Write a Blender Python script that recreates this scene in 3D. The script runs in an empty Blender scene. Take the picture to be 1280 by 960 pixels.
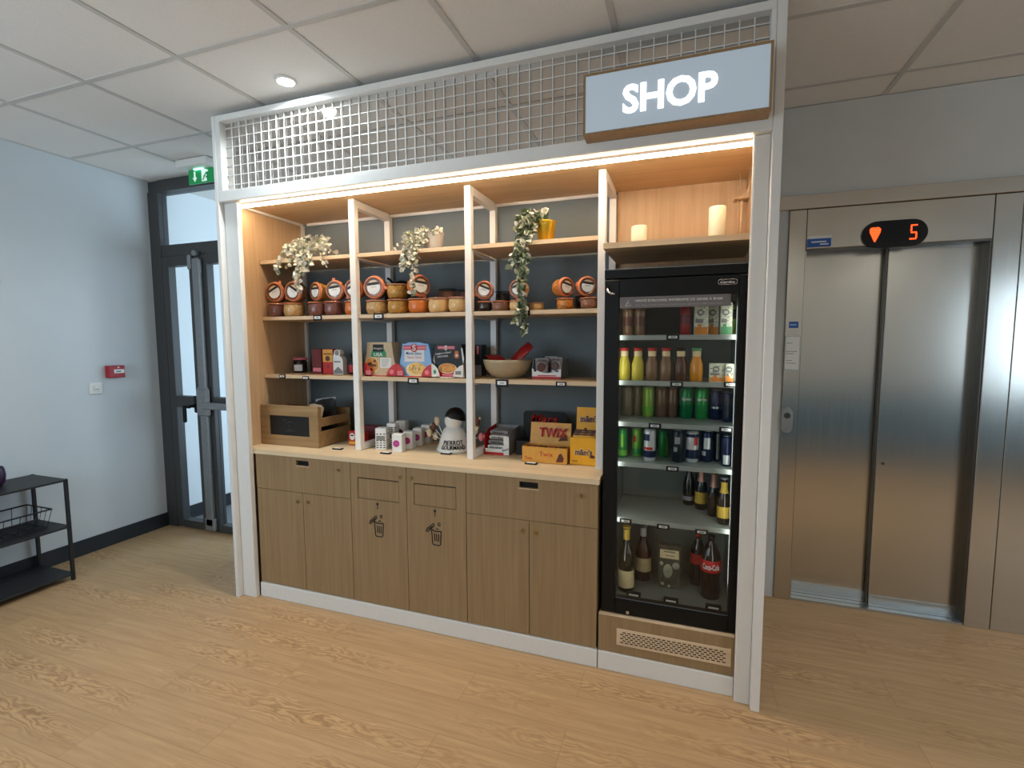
import bpy, bmesh, math, random
from mathutils import Vector, Matrix, Euler
random.seed(7)
S = bpy.context.scene
C = S.collection
PI = math.pi
Q = math.radians

# ------------------------------------------------------------------ colours and materials
def lin(r, g, b):
    f = lambda v: (v/255/12.92) if v/255 <= .04045 else ((v/255+.055)/1.055)**2.4
    return (f(r), f(g), f(b), 1)

def node_mat(name):
    m = bpy.data.materials.new(name); m.use_nodes = True
    nt = m.node_tree; b = nt.nodes['Principled BSDF']
    return m, nt, b

def mat(name, rgb, rough=.5, metal=0, spec=.5, var=.06, scale=30, bump=0, coat=0, sheen=0, trans=0, emit=None, es=0, alpha=1):
    m, nt, b = node_mat(name)
    c = lin(*rgb)
    N = nt.nodes.new
    if var > 0:
        tc = N('ShaderNodeTexCoord'); no = N('ShaderNodeTexNoise'); no.inputs['Scale'].default_value = scale
        no.inputs['Detail'].default_value = 3
        rp = N('ShaderNodeValToRGB')
        rp.color_ramp.elements[0].color = tuple(x*(1-var) for x in c[:3])+(1,)
        rp.color_ramp.elements[1].color = tuple(min(1, x*(1+var)) for x in c[:3])+(1,)
        rp.color_ramp.elements[0].position = .3; rp.color_ramp.elements[1].position = .7
        nt.links.new(tc.outputs['Object'], no.inputs['Vector'])
        nt.links.new(no.outputs['Fac'], rp.inputs['Fac'])
        nt.links.new(rp.outputs['Color'], b.inputs['Base Color'])
        if bump:
            bp = N('ShaderNodeBump'); bp.inputs['Strength'].default_value = bump; bp.inputs['Distance'].default_value = .002
            nt.links.new(no.outputs['Fac'], bp.inputs['Height']); nt.links.new(bp.outputs['Normal'], b.inputs['Normal'])
    else:
        b.inputs['Base Color'].default_value = c
    b.inputs['Roughness'].default_value = rough
    b.inputs['Metallic'].default_value = metal
    b.inputs['Specular IOR Level'].default_value = spec
    b.inputs['Coat Weight'].default_value = coat
    b.inputs['Transmission Weight'].default_value = trans
    if emit:
        b.inputs['Emission Color'].default_value = lin(*emit); b.inputs['Emission Strength'].default_value = es
    return m

def wood(name, a, bcol, axis='z', rough=.45, fine=60, spec=.35):
    m, nt, b = node_mat(name)
    N = nt.nodes.new; L = nt.links.new
    tc = N('ShaderNodeTexCoord'); mp = N('ShaderNodeMapping')
    s = {'z': (fine, fine, 2.2), 'x': (2.2, fine, fine), 'y': (fine, 2.2, fine)}[axis]
    mp.inputs['Scale'].default_value = s
    n1 = N('ShaderNodeTexNoise'); n1.inputs['Scale'].default_value = 1; n1.inputs['Detail'].default_value = 5
    rp = N('ShaderNodeValToRGB'); rp.color_ramp.elements[0].color = lin(*a); rp.color_ramp.elements[1].color = lin(*bcol)
    rp.color_ramp.elements[0].position = .3; rp.color_ramp.elements[1].position = .7
    L(tc.outputs['Object'], mp.inputs['Vector']); L(mp.outputs['Vector'], n1.inputs['Vector'])
    L(n1.outputs['Fac'], rp.inputs['Fac']); L(rp.outputs['Color'], b.inputs['Base Color'])
    b.inputs['Roughness'].default_value = rough; b.inputs['Specular IOR Level'].default_value = spec
    return m

def glass_mat(name, tint=(1, 1, 1), ior=1.45, rough=0.0, boost=1.0):
    """clear pane: see-through with a Fresnel reflection"""
    m = bpy.data.materials.new(name); m.use_nodes = True
    nt = m.node_tree; nt.nodes.clear(); N = nt.nodes.new; L = nt.links.new
    out = N('ShaderNodeOutputMaterial'); mx = N('ShaderNodeMixShader')
    tr = N('ShaderNodeBsdfTransparent'); gl = N('ShaderNodeBsdfGlossy'); fr = N('ShaderNodeFresnel')
    tr.inputs['Color'].default_value = tint+(1,); gl.inputs['Roughness'].default_value = rough
    fr.inputs['IOR'].default_value = ior
    ge = N('ShaderNodeNewGeometry'); iv = N('ShaderNodeMath'); iv.operation = 'SUBTRACT'; iv.inputs[0].default_value = 1
    mu = N('ShaderNodeMath'); mu.operation = 'MULTIPLY'
    L(ge.outputs['Backfacing'], iv.inputs[1]); L(iv.outputs[0], mu.inputs[0]); L(fr.outputs['Fac'], mu.inputs[1])
    L(mu.outputs[0], mx.inputs['Fac']); L(tr.outputs['BSDF'], mx.inputs[1]); L(gl.outputs['BSDF'], mx.inputs[2])
    L(mx.outputs['Shader'], out.inputs['Surface'])
    return m

def emit_mat(name, rgb, s):
    m = bpy.data.materials.new(name); m.use_nodes = True
    nt = m.node_tree; nt.nodes.clear(); N = nt.nodes.new
    out = N('ShaderNodeOutputMaterial'); e = N('ShaderNodeEmission')
    e.inputs['Color'].default_value = lin(*rgb); e.inputs['Strength'].default_value = s
    nt.links.new(e.outputs['Emission'], out.inputs['Surface'])
    return m

def floor_mat():
    m, nt, b = node_mat('oak_planks'); N = nt.nodes.new; L = nt.links.new
    tc = N('ShaderNodeTexCoord')
    bk = N('ShaderNodeTexBrick'); bk.offset = .37; bk.inputs['Scale'].default_value = 1
    bk.inputs['Brick Width'].default_value = 1.22; bk.inputs['Row Height'].default_value = .18
    bk.inputs['Mortar Size'].default_value = .0012; bk.inputs['Mortar Smooth'].default_value = .1
    bk.inputs['Color1'].default_value = (.15, .15, .15, 1); bk.inputs['Color2'].default_value = (.85, .85, .85, 1); bk.inputs['Mortar'].default_value = (.5, .5, .5, 1)
    L(tc.outputs['Object'], bk.inputs['Vector'])
    # shift the grain from plank to plank
    ad = N('ShaderNodeVectorMath'); ad.operation = 'MULTIPLY_ADD'
    ad.inputs[1].default_value = (7, 13, 3)
    L(bk.outputs['Color'], ad.inputs[0]); L(tc.outputs['Object'], ad.inputs[2])
    def math_(op, a_, b_=None, clamp=False):
        m_ = N('ShaderNodeMath'); m_.operation = op; m_.use_clamp = clamp
        for i_, v_ in ((0, a_), (1, b_)):
            if v_ is None: continue
            if isinstance(v_, (int, float)): m_.inputs[i_].default_value = v_
            else: L(v_, m_.inputs[i_])
        return m_.outputs[0]
    # cathedral figure: arcs stacked along the middle of each plank
    sp = N('ShaderNodeSeparateXYZ'); L(tc.outputs['Object'], sp.inputs[0])
    pid = math_('FLOOR', math_('DIVIDE', sp.outputs[1], .18))
    v = math_('ABSOLUTE', math_('SUBTRACT', math_('FRACT', math_('DIVIDE', sp.outputs[1], .18)), .5))
    cb = N('ShaderNodeCombineXYZ'); L(math_('MULTIPLY', sp.outputs[0], 2.6), cb.inputs[0]); L(math_('MULTIPLY', pid, 3.7), cb.inputs[1]); L(math_('MULTIPLY', sp.outputs[1], 9.0), cb.inputs[2])
    n1 = N('ShaderNodeTexNoise'); n1.inputs['Scale'].default_value = 1.0; n1.inputs['Detail'].default_value = 3.5; n1.inputs['Roughness'].default_value = .6
    L(cb.outputs[0], n1.inputs['Vector'])
    ringf = math_('FRACT', math_('ADD', math_('MULTIPLY', v, 8.0), math_('MULTIPLY', n1.outputs['Fac'], 12.0)))
    cb3 = N('ShaderNodeCombineXYZ'); L(math_('MULTIPLY', sp.outputs[0], 1.1), cb3.inputs[0]); L(math_('MULTIPLY', pid, 5.3), cb3.inputs[1])
    n3 = N('ShaderNodeTexNoise'); n3.inputs['Scale'].default_value = 1; L(cb3.outputs[0], n3.inputs['Vector'])
    g1 = N('ShaderNodeMapRange'); g1.inputs[1].default_value = .14; g1.inputs[2].default_value = .42; g1.inputs[3].default_value = 1; g1.inputs[4].default_value = .06; L(v, g1.inputs[0])
    g2 = N('ShaderNodeMapRange'); g2.inputs[1].default_value = .42; g2.inputs[2].default_value = .62; L(n3.outputs['Fac'], g2.inputs[0])
    gate = math_('MULTIPLY', g1.outputs[0], g2.outputs[0], True)
    mp2 = N('ShaderNodeMapping'); mp2.inputs['Scale'].default_value = (4, 60, 1)
    L(ad.outputs['Vector'], mp2.inputs['Vector'])
    n2 = N('ShaderNodeTexNoise'); n2.inputs['Scale'].default_value = 1; n2.inputs['Detail'].default_value = 3
    L(mp2.outputs['Vector'], n2.inputs['Vector'])
    rp = N('ShaderNodeValToRGB')
    rp.color_ramp.elements[0].color = lin(176, 142, 102); rp.color_ramp.elements[0].position = .2
    rp.color_ramp.elements[1].color = lin(199, 164, 122); rp.color_ramp.elements[1].position = .8
    L(n2.outputs['Fac'], rp.inputs['Fac'])
    ring = N('ShaderNodeValToRGB')
    ring.color_ramp.elements[0].color = (.66, .60, .54, 1); ring.color_ramp.elements[0].position = .0
    ring.color_ramp.elements[1].color = (.74, .68, .62, 1); ring.color_ramp.elements[1].position = 1
    e = ring.color_ramp.elements.new(.22); e.color = (1.0, .98, .95, 1)
    e = ring.color_ramp.elements.new(.42); e.color = (1.22, 1.22, 1.22, 1)
    e = ring.color_ramp.elements.new(.70); e.color = (1.0, .98, .96, 1)
    L(ringf, ring.inputs['Fac'])
    mxr = N('ShaderNodeMix'); mxr.data_type = 'RGBA'; mxr.blend_type = 'MULTIPLY'
    L(gate, mxr.inputs[0]); L(rp.outputs['Color'], mxr.inputs[6]); L(ring.outputs['Color'], mxr.inputs[7])
    tone = N('ShaderNodeMapRange'); tone.inputs[3].default_value = .93; tone.inputs[4].default_value = 1.06
    L(bk.outputs['Color'], tone.inputs[0])
    mx2 = N('ShaderNodeMix'); mx2.data_type = 'RGBA'; mx2.blend_type = 'MULTIPLY'; mx2.inputs[0].default_value = 1
    L(mxr.outputs[2], mx2.inputs[6]); L(tone.outputs[0], mx2.inputs[7])
    seam = N('ShaderNodeMix'); seam.data_type = 'RGBA'; seam.inputs[7].default_value = lin(140, 104, 68)
    mf = N('ShaderNodeMath'); mf.operation = 'MULTIPLY'; mf.inputs[1].default_value = .55
    L(bk.outputs['Fac'], mf.inputs[0]); L(mf.outputs[0], seam.inputs[0]); L(mx2.outputs[2], seam.inputs[6])
    L(seam.outputs[2], b.inputs['Base Color'])
    b.inputs['Roughness'].default_value = .48; b.inputs['Specular IOR Level'].default_value = .35
    return m

def steel_mat():
    m, nt, b = node_mat('brushed_steel'); N = nt.nodes.new; L = nt.links.new
    tc = N('ShaderNodeTexCoord'); mp = N('ShaderNodeMapping'); mp.inputs['Scale'].default_value = (260, 260, 3)
    n = N('ShaderNodeTexNoise'); n.inputs['Scale'].default_value = 1; n.inputs['Detail'].default_value = 2
    L(tc.outputs['Object'], mp.inputs['Vector']); L(mp.outputs['Vector'], n.inputs['Vector'])
    rp = N('ShaderNodeMapRange'); rp.inputs[3].default_value = .16; rp.inputs[4].default_value = .26
    L(n.outputs['Fac'], rp.inputs[0]); L(rp.outputs[0], b.inputs['Roughness'])
    mp2 = N('ShaderNodeMapping'); mp2.inputs['Scale'].default_value = (1.5, 1.5, 2.2); L(tc.outputs['Object'], mp2.inputs['Vector'])
    n2 = N('ShaderNodeTexNoise'); n2.inputs['Scale'].default_value = 1; L(mp2.outputs['Vector'], n2.inputs['Vector'])
    bp = N('ShaderNodeBump'); bp.inputs['Strength'].default_value = .25; bp.inputs['Distance'].default_value = .004
    L(n2.outputs['Fac'], bp.inputs['Height']); L(bp.outputs['Normal'], b.inputs['Normal'])
    b.inputs['Base Color'].default_value = lin(200, 198, 191); b.inputs['Metallic'].default_value = 1
    return m

M = {}
M['wall'] = mat('painted_wall', (204, 209, 211), .85, var=.015, scale=6)
M['teal'] = mat('teal_reflection', (52, 112, 146), .8, var=.02)  # unseen wall band, added for the blue reflection in the lift steel
M['wall_corridor'] = mat('corridor_paint', (236, 240, 242), .85, var=.015, scale=6)
M['wall_lift'] = mat('grey_painted_wall', (200, 200, 195), .85, var=.015, scale=6)
M['tile'] = mat('ceiling_tile', (232, 228, 222), .95, var=.03, scale=160, bump=.1)
M['tbar'] = mat('ceiling_bar', (200, 197, 192), .6, var=.02)
M['white'] = mat('white_lacquer', (226, 224, 219), .4, var=.01)
M['warmwhite'] = mat('white_steel', (236, 232, 226), .42, var=.01)
M['floor'] = floor_mat()
M['steel'] = steel_mat()
M['steel_dark'] = mat('dark_steel', (96, 96, 94), .35, .9)
M['alu'] = mat('aluminium', (190, 196, 198), .3, 1, var=.04, scale=80)
M['oak'] = wood('oak_laminate_shaded', (142, 116, 83), (156, 130, 95), 'z')  # same oak as the worktop, with the shade on the fronts in its colour
M['oak_x'] = wood('oak_laminate_long', (196, 164, 124), (214, 184, 144), 'x')
M['oak_top_lit'] = wood('oak_worktop_lit', (214, 190, 152), (228, 204, 168), 'x')  # same oak as the fronts, with the strip light in its colour
M['oak_in'] = wood('oak_lining', (194, 163, 126), (208, 177, 140), 'z')
M['oak_pale'] = wood('oak_edge', (206, 180, 146), (220, 196, 162), 'x')
M['slate'] = mat('slate_blue_panel', (104, 114, 117), .6, var=.03, scale=8)
M['black'] = mat('black_plastic', (9, 9, 10), .45, spec=.3, var=.1)
M['blackmetal'] = mat('black_powder_coat', (30, 31, 34), .5, var=.1, scale=120)
M['skirt'] = mat('dark_skirting', (34, 38, 44), .5)
M['anthracite'] = mat('anthracite_frame', (62, 62, 62), .5, var=.03)
M['greymetal'] = mat('grey_lock_metal', (140, 143, 145), .4, .5)
M['glass'] = glass_mat('clear_glass', (.93, .96, .97))
M['fridgeglass'] = glass_mat('cooler_glass', (.92, .93, .92), 1.5)
M['jarglass'] = glass_mat('jar_glass', (.97, .96, .95), 1.45)
M['mirror'] = mat('mirror_acrylic', (214, 210, 206), .03, 1, var=0)
M['chrome'] = mat('chrome', (215, 215, 215), .12, 1, var=0)
M['brass'] = mat('brass_lock', (176, 146, 100), .3, .9, var=0)
M['led'] = emit_mat('led_glow', (255, 228, 194), 55)
M['lamp'] = emit_mat('downlight_glow', (225, 245, 255), 60)
M['signface'] = mat('sign_face', (188, 198, 206), .35, var=0, emit=(168, 190, 208), es=.32)
M['signtext'] = emit_mat('sign_letters', (250, 252, 255), 2.2)
M['redled'] = emit_mat('red_led', (255, 70, 28), 3.2)
M['exitgreen'] = mat('exit_green', (20, 130, 70), .4, var=0, emit=(20, 140, 75), es=.35)
M['exitwhite'] = mat('exit_white', (225, 240, 232), .4, var=0, emit=(215, 240, 228), es=.5)
M['exitlamp'] = emit_mat('exit_lamp', (140, 255, 225), 5)
M['paper'] = mat('paper_white', (232, 231, 227), .7, var=.01)
M['ink'] = mat('ink_black', (22, 20, 20), .6, var=0)
M['greyink'] = mat('ink_grey', (130, 130, 128), .7, var=0)
M['blue'] = mat('label_blue', (40, 92, 170), .5, var=.03)
M['skyblue'] = mat('label_sky', (140, 182, 226), .5, var=.05, scale=20)
M['red'] = mat('red_card', (188, 26, 24), .45, var=.05)
M['firered'] = mat('red_plastic', (168, 24, 40), .4, var=.03)
M['darkred'] = mat('dark_red_card', (104, 26, 34), .45)
M['orange'] = mat('orange_rubber', (222, 134, 90), .4, var=.05)
M['pinkrubber'] = mat('pink_rubber', (206, 146, 120), .4, var=.05)
M['lidin'] = mat('jar_lid_inside', (110, 62, 36), .15, spec=.8)
M['pate'] = mat('pate_brown', (146, 98, 72), .5, var=.3, scale=60)
M['terrine'] = mat('terrine_dark', (112, 66, 56), .4, var=.35, scale=50)
M['cassoulet'] = mat('bean_beige', (196, 160, 104), .5, var=.28, scale=70)
M['curry'] = mat('curry_yellow', (186, 140, 56), .5, var=.3, scale=60)
M['carrot'] = mat('carrot_orange', (206, 112, 34), .5, var=.2, scale=40)
M['cream'] = mat('cream_filling', (224, 188, 128), .5, var=.12, scale=40)
M['darkjar'] = mat('dark_preserve', (38, 26, 26), .2, var=.2)
M['leafpale'] = mat('variegated_leaf', (228, 226, 210), .5, var=.2, scale=60)
M['leafgreen'] = mat('green_leaf', (86, 106, 74), .5, var=.35, scale=50)
M['leafsage'] = mat('sage_leaf', (160, 168, 144), .5, var=.3, scale=50)
M['stem'] = mat('plant_stem', (96, 92, 62), .6)
M['gold'] = mat('gold_pot', (212, 172, 52), .28, .75, var=.04)
M['wax'] = mat('candle_wax', (244, 236, 206), .5, var=.02)
M['crate'] = wood('crate_pine', (138, 110, 72), (166, 134, 92), 'x', .6, 40)
M['chalk'] = mat('chalkboard', (8, 8, 9), .75, var=.15, scale=40)
M['chalkline'] = mat('chalk', (90, 92, 94), .9, var=.2)
M['kraft'] = mat('kraft_paper', (206, 182, 146), .6, var=.06, scale=80)
M['green'] = mat('label_green', (42, 140, 92), .5)
M['magenta'] = mat('label_magenta', (176, 44, 134), .5, var=.05)
M['plate'] = mat('photo_plate', (232, 208, 160), .5, var=.1, scale=60)
M['food'] = mat('photo_food', (206, 132, 52), .5, var=.45, scale=90)
M['foodyellow'] = mat('photo_food_pale', (224, 186, 96), .5, var=.35, scale=90)
M['navycard'] = mat('dark_card', (12, 12, 16), .55, var=.15)
M['pink'] = mat('pink_band', (226, 120, 130), .5)
M['goldcard'] = mat('golden_card', (216, 156, 62), .45, var=.06, scale=50)
M['yellowcard'] = mat('yellow_card', (238, 172, 26), .45, var=.04)
M['brown'] = mat('chocolate_brown', (92, 44, 20), .45, var=.2)
M['greycard'] = mat('grey_card', (150, 148, 150), .5, var=.1)
M['foil'] = mat('silver_foil', (132, 128, 128), .3, .6, var=.3, scale=50, bump=.6)
M['bowl'] = mat('stoneware', (176, 160, 130), .35, var=.05, scale=40)
M['ceramic'] = mat('white_ceramic', (226, 222, 214), .25, var=.02)
M['redfoil'] = mat('red_wrapper', (150, 26, 26), .3, var=.25, scale=60, bump=.8)
M['purple'] = mat('purple_vase', (58, 30, 62), .4)
M['fridgein'] = mat('cooler_liner', (120, 124, 118), .5, var=.02)
M['fridgeshelf'] = mat('cooler_shelf', (158, 164, 158), .35, var=.03)
M['stickergrey'] = mat('sticker_grey', (112, 106, 104), .5, var=.02)
M['stickertext'] = mat('sticker_text', (206, 202, 198), .5, var=0)
def can(n, c, **k): M[n] = mat(n, c, .28, k.get('metal', .35), var=k.get('var', .06), scale=k.get('scale', 30))
can('can_green', (46, 150, 70)); can('can_lime', (122, 190, 66)); can('can_yellowgreen', (160, 200, 84)); can('can_brown', (126, 94, 70)); can('can_tan', (132, 116, 86))
can('can_navy', (30, 36, 70)); can('can_white', (208, 210, 212)); can('can_black', (30, 34, 40)); can('can_sprite', (16, 124, 64)); can('can_silver', (150, 150, 150), metal=.8)
M['juice_yellow'] = mat('juice_yellow', (206, 186, 62), .15, var=.05); M['juice_orange'] = mat('juice_orange', (226, 146, 34), .12, var=.05)
M['juice_brown'] = mat('juice_brown', (128, 94, 66), .2, var=.05); M['juice_cola'] = mat('juice_dark', (92, 56, 34), .15, var=.1)
M['carton'] = mat('carton_cream', (216, 214, 192), .45, var=.25, scale=110)
M['cartonorange'] = mat('carton_orange', (228, 140, 50), .45, var=.1)
M['cartongreen'] = mat('carton_green', (96, 160, 110), .45, var=.1)
M['beer'] = mat('beer_bottle', (34, 24, 16), .1, spec=.7, var=0)
M['wine'] = mat('wine_bottle', (42, 34, 20), .1, spec=.7, var=0)
M['rose'] = mat('rose_bottle', (74, 44, 36), .1, spec=.7, var=0)
M['cola'] = mat('cola_bottle', (34, 20, 16), .1, spec=.7, var=0)
M['yellowlabel'] = mat('bottle_label_gold', (204, 168, 62), .4, var=.1)
M['pinkfoil'] = mat('pink_foil', (196, 142, 126), .3, .4)
M['vac'] = mat('vacuum_film', (88, 82, 70), .2, var=.3, scale=40)
M['cheese'] = mat('dried_fruit', (170, 164, 140), .5, var=.2)
M['corridorfloor'] = mat('grey_vinyl', (120, 124, 128), .5)

# ------------------------------------------------------------------ mesh builder
SHIFT = Vector((0, 0, 0))
class B:
    def __init__(s): s.bm = bmesh.new(); s.mats = []
    def mi(s, m):
        m = M[m] if isinstance(m, str) else m
        if m not in s.mats: s.mats.append(m)
        return s.mats.index(m)
    def _merge(s, bm2, m, mx=None):
        i = s.mi(m)
        vs = {}
        for v in bm2.verts: vs[v.index] = s.bm.verts.new(mx @ v.co if mx else v.co)
        for f in bm2.faces:
            try:
                nf = s.bm.faces.new([vs[v.index] for v in f.verts]); nf.material_index = i; nf.smooth = f.smooth
            except ValueError: pass
        bm2.free()
    def box(s, x0, y0, z0, x1, y1, z1, m, bev=0, seg=1, mx=None):
        b = bmesh.new()
        bmesh.ops.create_cube(b, size=1)
        for v in b.verts: v.co = Vector((x0+(v.co.x+.5)*(x1-x0), y0+(v.co.y+.5)*(y1-y0), z0+(v.co.z+.5)*(z1-z0)))
        if bev: bmesh.ops.bevel(b, geom=list(b.edges), offset=bev, segments=seg, profile=.5, affect='EDGES')
        b.verts.index_update(); b.normal_update()
        s._merge(b, m, mx); return s
    def lathe(s, prof, m, seg=20, mx=None, cx=0, cy=0, smooth=True, cap=True):
        b = bmesh.new(); rings = []
        for r, z in prof:
            rings.append([b.verts.new((cx+r*math.cos(2*PI*k/seg), cy+r*math.sin(2*PI*k/seg), z)) for k in range(seg)])
        for a, c in zip(rings, rings[1:]):
            for k in range(seg):
                f = b.faces.new((a[k], a[(k+1) % seg], c[(k+1) % seg], c[k])); f.smooth = smooth
        if cap:
            b.faces.new(list(reversed(rings[0]))); b.faces.new(rings[-1])
        b.verts.index_update(); s._merge(b, m, mx); return s
    def cyl(s, p0, p1, r, m, seg=12, r1=None, smooth=True):
        p0, p1 = Vector(p0), Vector(p1); d = p1-p0
        mx = Matrix.Translation(p0) @ d.to_track_quat('Z', 'Y').to_matrix().to_4x4()
        return s.lathe([(r, 0), (r if r1 is None else r1, d.length)], m, seg, mx, smooth=smooth)
    def tube(s, pts, r, m, seg=8):
        pts = [Vector(p) for p in pts]; b = bmesh.new(); rings = []
        for i, p in enumerate(pts):
            d = (pts[min(i+1, len(pts)-1)]-pts[max(i-1, 0)]).normalized()
            q = d.to_track_quat('Z', 'Y').to_matrix()
            rings.append([b.verts.new(p+q @ Vector((r*math.cos(2*PI*k/seg), r*math.sin(2*PI*k/seg), 0))) for k in range(seg)])
        for a, c in zip(rings, rings[1:]):
            for k in range(seg):
                f = b.faces.new((a[k], a[(k+1) % seg], c[(k+1) % seg], c[k])); f.smooth = True
        b.faces.new(list(reversed(rings[0]))); b.faces.new(rings[-1])
        b.verts.index_update(); s._merge(b, m); return s
    def prism(s, poly, d0, d1, m, plane='xz', mx=None):
        """poly in a plane, extruded along the third axis from d0 to d1"""
        f = {'xz': lambda a, b_, d: (a, d, b_), 'xy': lambda a, b_, d: (a, b_, d), 'yz': lambda a, b_, d: (d, a, b_)}[plane]
        b = bmesh.new()
        A = [b.verts.new(f(p[0], p[1], d0)) for p in poly]; E = [b.verts.new(f(p[0], p[1], d1)) for p in poly]
        b.faces.new(A); b.faces.new(list(reversed(E)))
        n = len(poly)
        for k in range(n): b.faces.new((A[k], E[k], E[(k+1) % n], A[(k+1) % n]))
        bmesh.ops.recalc_face_normals(b, faces=list(b.faces))
        b.verts.index_update(); s._merge(b, m, mx); return s
    def torus(s, R, r, m, mx=None, seg=28, rs=8, z=0):
        b = bmesh.new(); rings = []
        for k in range(seg):
            a = 2*PI*k/seg
            rings.append([b.verts.new(((R+r*math.cos(2*PI*j/rs))*math.cos(a), (R+r*math.cos(2*PI*j/rs))*math.sin(a), z+r*math.sin(2*PI*j/rs))) for j in range(rs)])
        for k in range(seg):
            a, c = rings[k], rings[(k+1) % seg]
            for j in range(rs):
                f = b.faces.new((a[j], c[j], c[(j+1) % rs], a[(j+1) % rs])); f.smooth = True
        b.verts.index_update(); s._merge(b, m, mx); return s
    def ball(s, c, r, m, sc=(1, 1, 1), seg=16, mx=None):
        b = bmesh.new(); bmesh.ops.create_uvsphere(b, u_segments=seg, v_segments=max(6, seg//2), radius=r)
        for v in b.verts: v.co = Vector((v.co.x*sc[0]+c[0], v.co.y*sc[1]+c[1], v.co.z*sc[2]+c[2]))
        for f in b.faces: f.smooth = True
        b.verts.index_update(); s._merge(b, m, mx); return s
    def text(s, txt, m, mx, w=None, h=None, depth=.0006, bold=0.0, shear=0.0, keep=False):
        """letters as a thin solid, centred on the matrix origin, in its XY plane facing +Z"""
        cu = bpy.data.curves.new('letters', 'FONT'); cu.body = txt; cu.size = 1; cu.offset = bold; cu.shear = shear; cu.resolution_u = 3
        cu.extrude = .0
        o = bpy.data.objects.new('letters', cu); C.objects.link(o)
        dg = bpy.context.evaluated_depsgraph_get(); dg.update()
        me = bpy.data.meshes.new_from_object(o.evaluated_get(dg))
        bpy.data.objects.remove(o); bpy.data.curves.remove(cu)
        xs = [v.co.x for v in me.vertices]; ys = [v.co.y for v in me.vertices]
        if not xs: return s
        sx = (w/(max(xs)-min(xs))) if w else None; sy = (h/(max(ys)-min(ys))) if h else None
        if keep and sx and sy: sx = sy = min(sx, sy)
        sx = sx or sy; sy = sy or sx
        ox, oy = (max(xs)+min(xs))/2, (max(ys)+min(ys))/2
        b = bmesh.new(); b.from_mesh(me); bpy.data.meshes.remove(me)
        for v in b.verts: v.co = Vector(((v.co.x-ox)*sx, (v.co.y-oy)*sy, depth))
        r = bmesh.ops.extrude_face_region(b, geom=list(b.faces))
        for e in r['geom']:
            if isinstance(e, bmesh.types.BMVert): e.co.z = 0
        bmesh.ops.recalc_face_normals(b, faces=list(b.faces))
        b.verts.index_update(); s._merge(b, m, mx); return s
    def obj(s, name, parent=None, world=True, label=None):
        s.bm.normal_update()
        if world and SHIFT.length: 
            for v in s.bm.verts: v.co += SHIFT
        if parent is not None and world:
            inv = parent.matrix_basis.inverted()
            for v in s.bm.verts: v.co = inv @ v.co
        me = bpy.data.meshes.new(name); s.bm.to_mesh(me); s.bm.free()
        for m in s.mats: me.materials.append(m)
        o = bpy.data.objects.new(name, me); C.objects.link(o)
        if parent is not None: o.parent = parent
        if label: o['label'] = label
        return o

FRONT = Matrix.Rotation(PI/2, 4, 'X')            # text plane -> faces -Y
def at(x, y, z, rot=FRONT): return Matrix.Translation((x, y, z)) @ rot

def thing(name, label, cat, loc=(0, 0, 0), rz=0, group=None):
    o = bpy.data.objects.new(name, None); C.objects.link(o)
    o.empty_display_size = .05
    o.location = Vector(loc)+SHIFT; o.rotation_euler = (0, 0, rz); o['label'] = label; o['category'] = cat
    if group: o['group'] = group
    bpy.context.view_layer.update()
    return o
def struct(o): o['kind'] = 'structure'; return o
def sub(o, parent):
    """make an object that was built in the same frame a child of a part"""
    o.parent = parent; return o
def child(b, name, part, label=None):
    """a sub-part: built in world space under a part of a thing"""
    root = part.parent
    inv = root.matrix_basis.inverted()
    for v in b.bm.verts: v.co = inv @ (v.co+SHIFT)
    o = b.obj(name, None, False, label); o.parent = part
    return o
def dup(o, loc, label, rot=None, group=None):
    r = o.copy(); C.objects.link(r); r.location = loc; r['label'] = label
    if rot is not None: r.rotation_euler = rot
    if group: r['group'] = group
    for ch in list(o.children):
        c = ch.copy(); C.objects.link(c); c.parent = r
        for g in list(ch.children):
            d = g.copy(); C.objects.link(d); d.parent = c
    return r
WORLD = 6.2; P_DOWN = 45; P_ROOM = 30; P_HALL = 75; P_COOL = .45; EXPO = 0.0
# ================================================================== THE ROOM
CZ = 2.681; XW = -2.295; YD = .66; YE = .978; YB = -2.75; XR = 6.6
b = B(); b.box(XW-.3, YB-.3, -.1, XR+.2, YE+.3, 0, 'floor'); fl = struct(b.obj('floor'))
# ceiling: tiles carried on a visible grid of bars
b = B(); b.box(XW-.2, YB-.2, CZ+.004, XR+.2, YE+.2, CZ+.12, 'tile'); ce = struct(b.obj('ceiling'))
b = B()
gx = -1.6856-.6; 
for i in range(16):
    x = gx+.6*i
    b.box(x-.012, YB, CZ, x+.012, YE, CZ+.006, 'tbar')
for j in range(-4, 3):
    y = -.4467+.6*j
    b.box(XW, y-.012, CZ+.0005, XR, y+.012, CZ+.006, 'tbar')
g = b.obj('ceiling_grid', ce); g['kind'] = 'structure'
# walls
b = B(); b.box(XW-.15, YB-.15, 0, XW, YD+.06, CZ, 'wall'); struct(b.obj('wall_left'))
b = B()
b.box(-.93, YD, 0, 1.98, YD+.1, CZ, 'wall'); b.box(XW, YD, 2.60, -.93, YD+.1, CZ, 'anthracite')
b.box(1.9, YD+.1, 0, 1.98, YE, CZ, 'wall')
struct(b.obj('wall_door'))
b = B()
b.box(1.9, YE, 2.225, XR, YE+.25, CZ, 'wall_lift')
b.box(1.9, YE, 0, 2.115, YE+.25, 2.225, 'wall_lift'); b.box(3.9, YE, 0, XR, YE+.25, 2.225, 'wall_lift')
struct(b.obj('wall_lift'))
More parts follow.
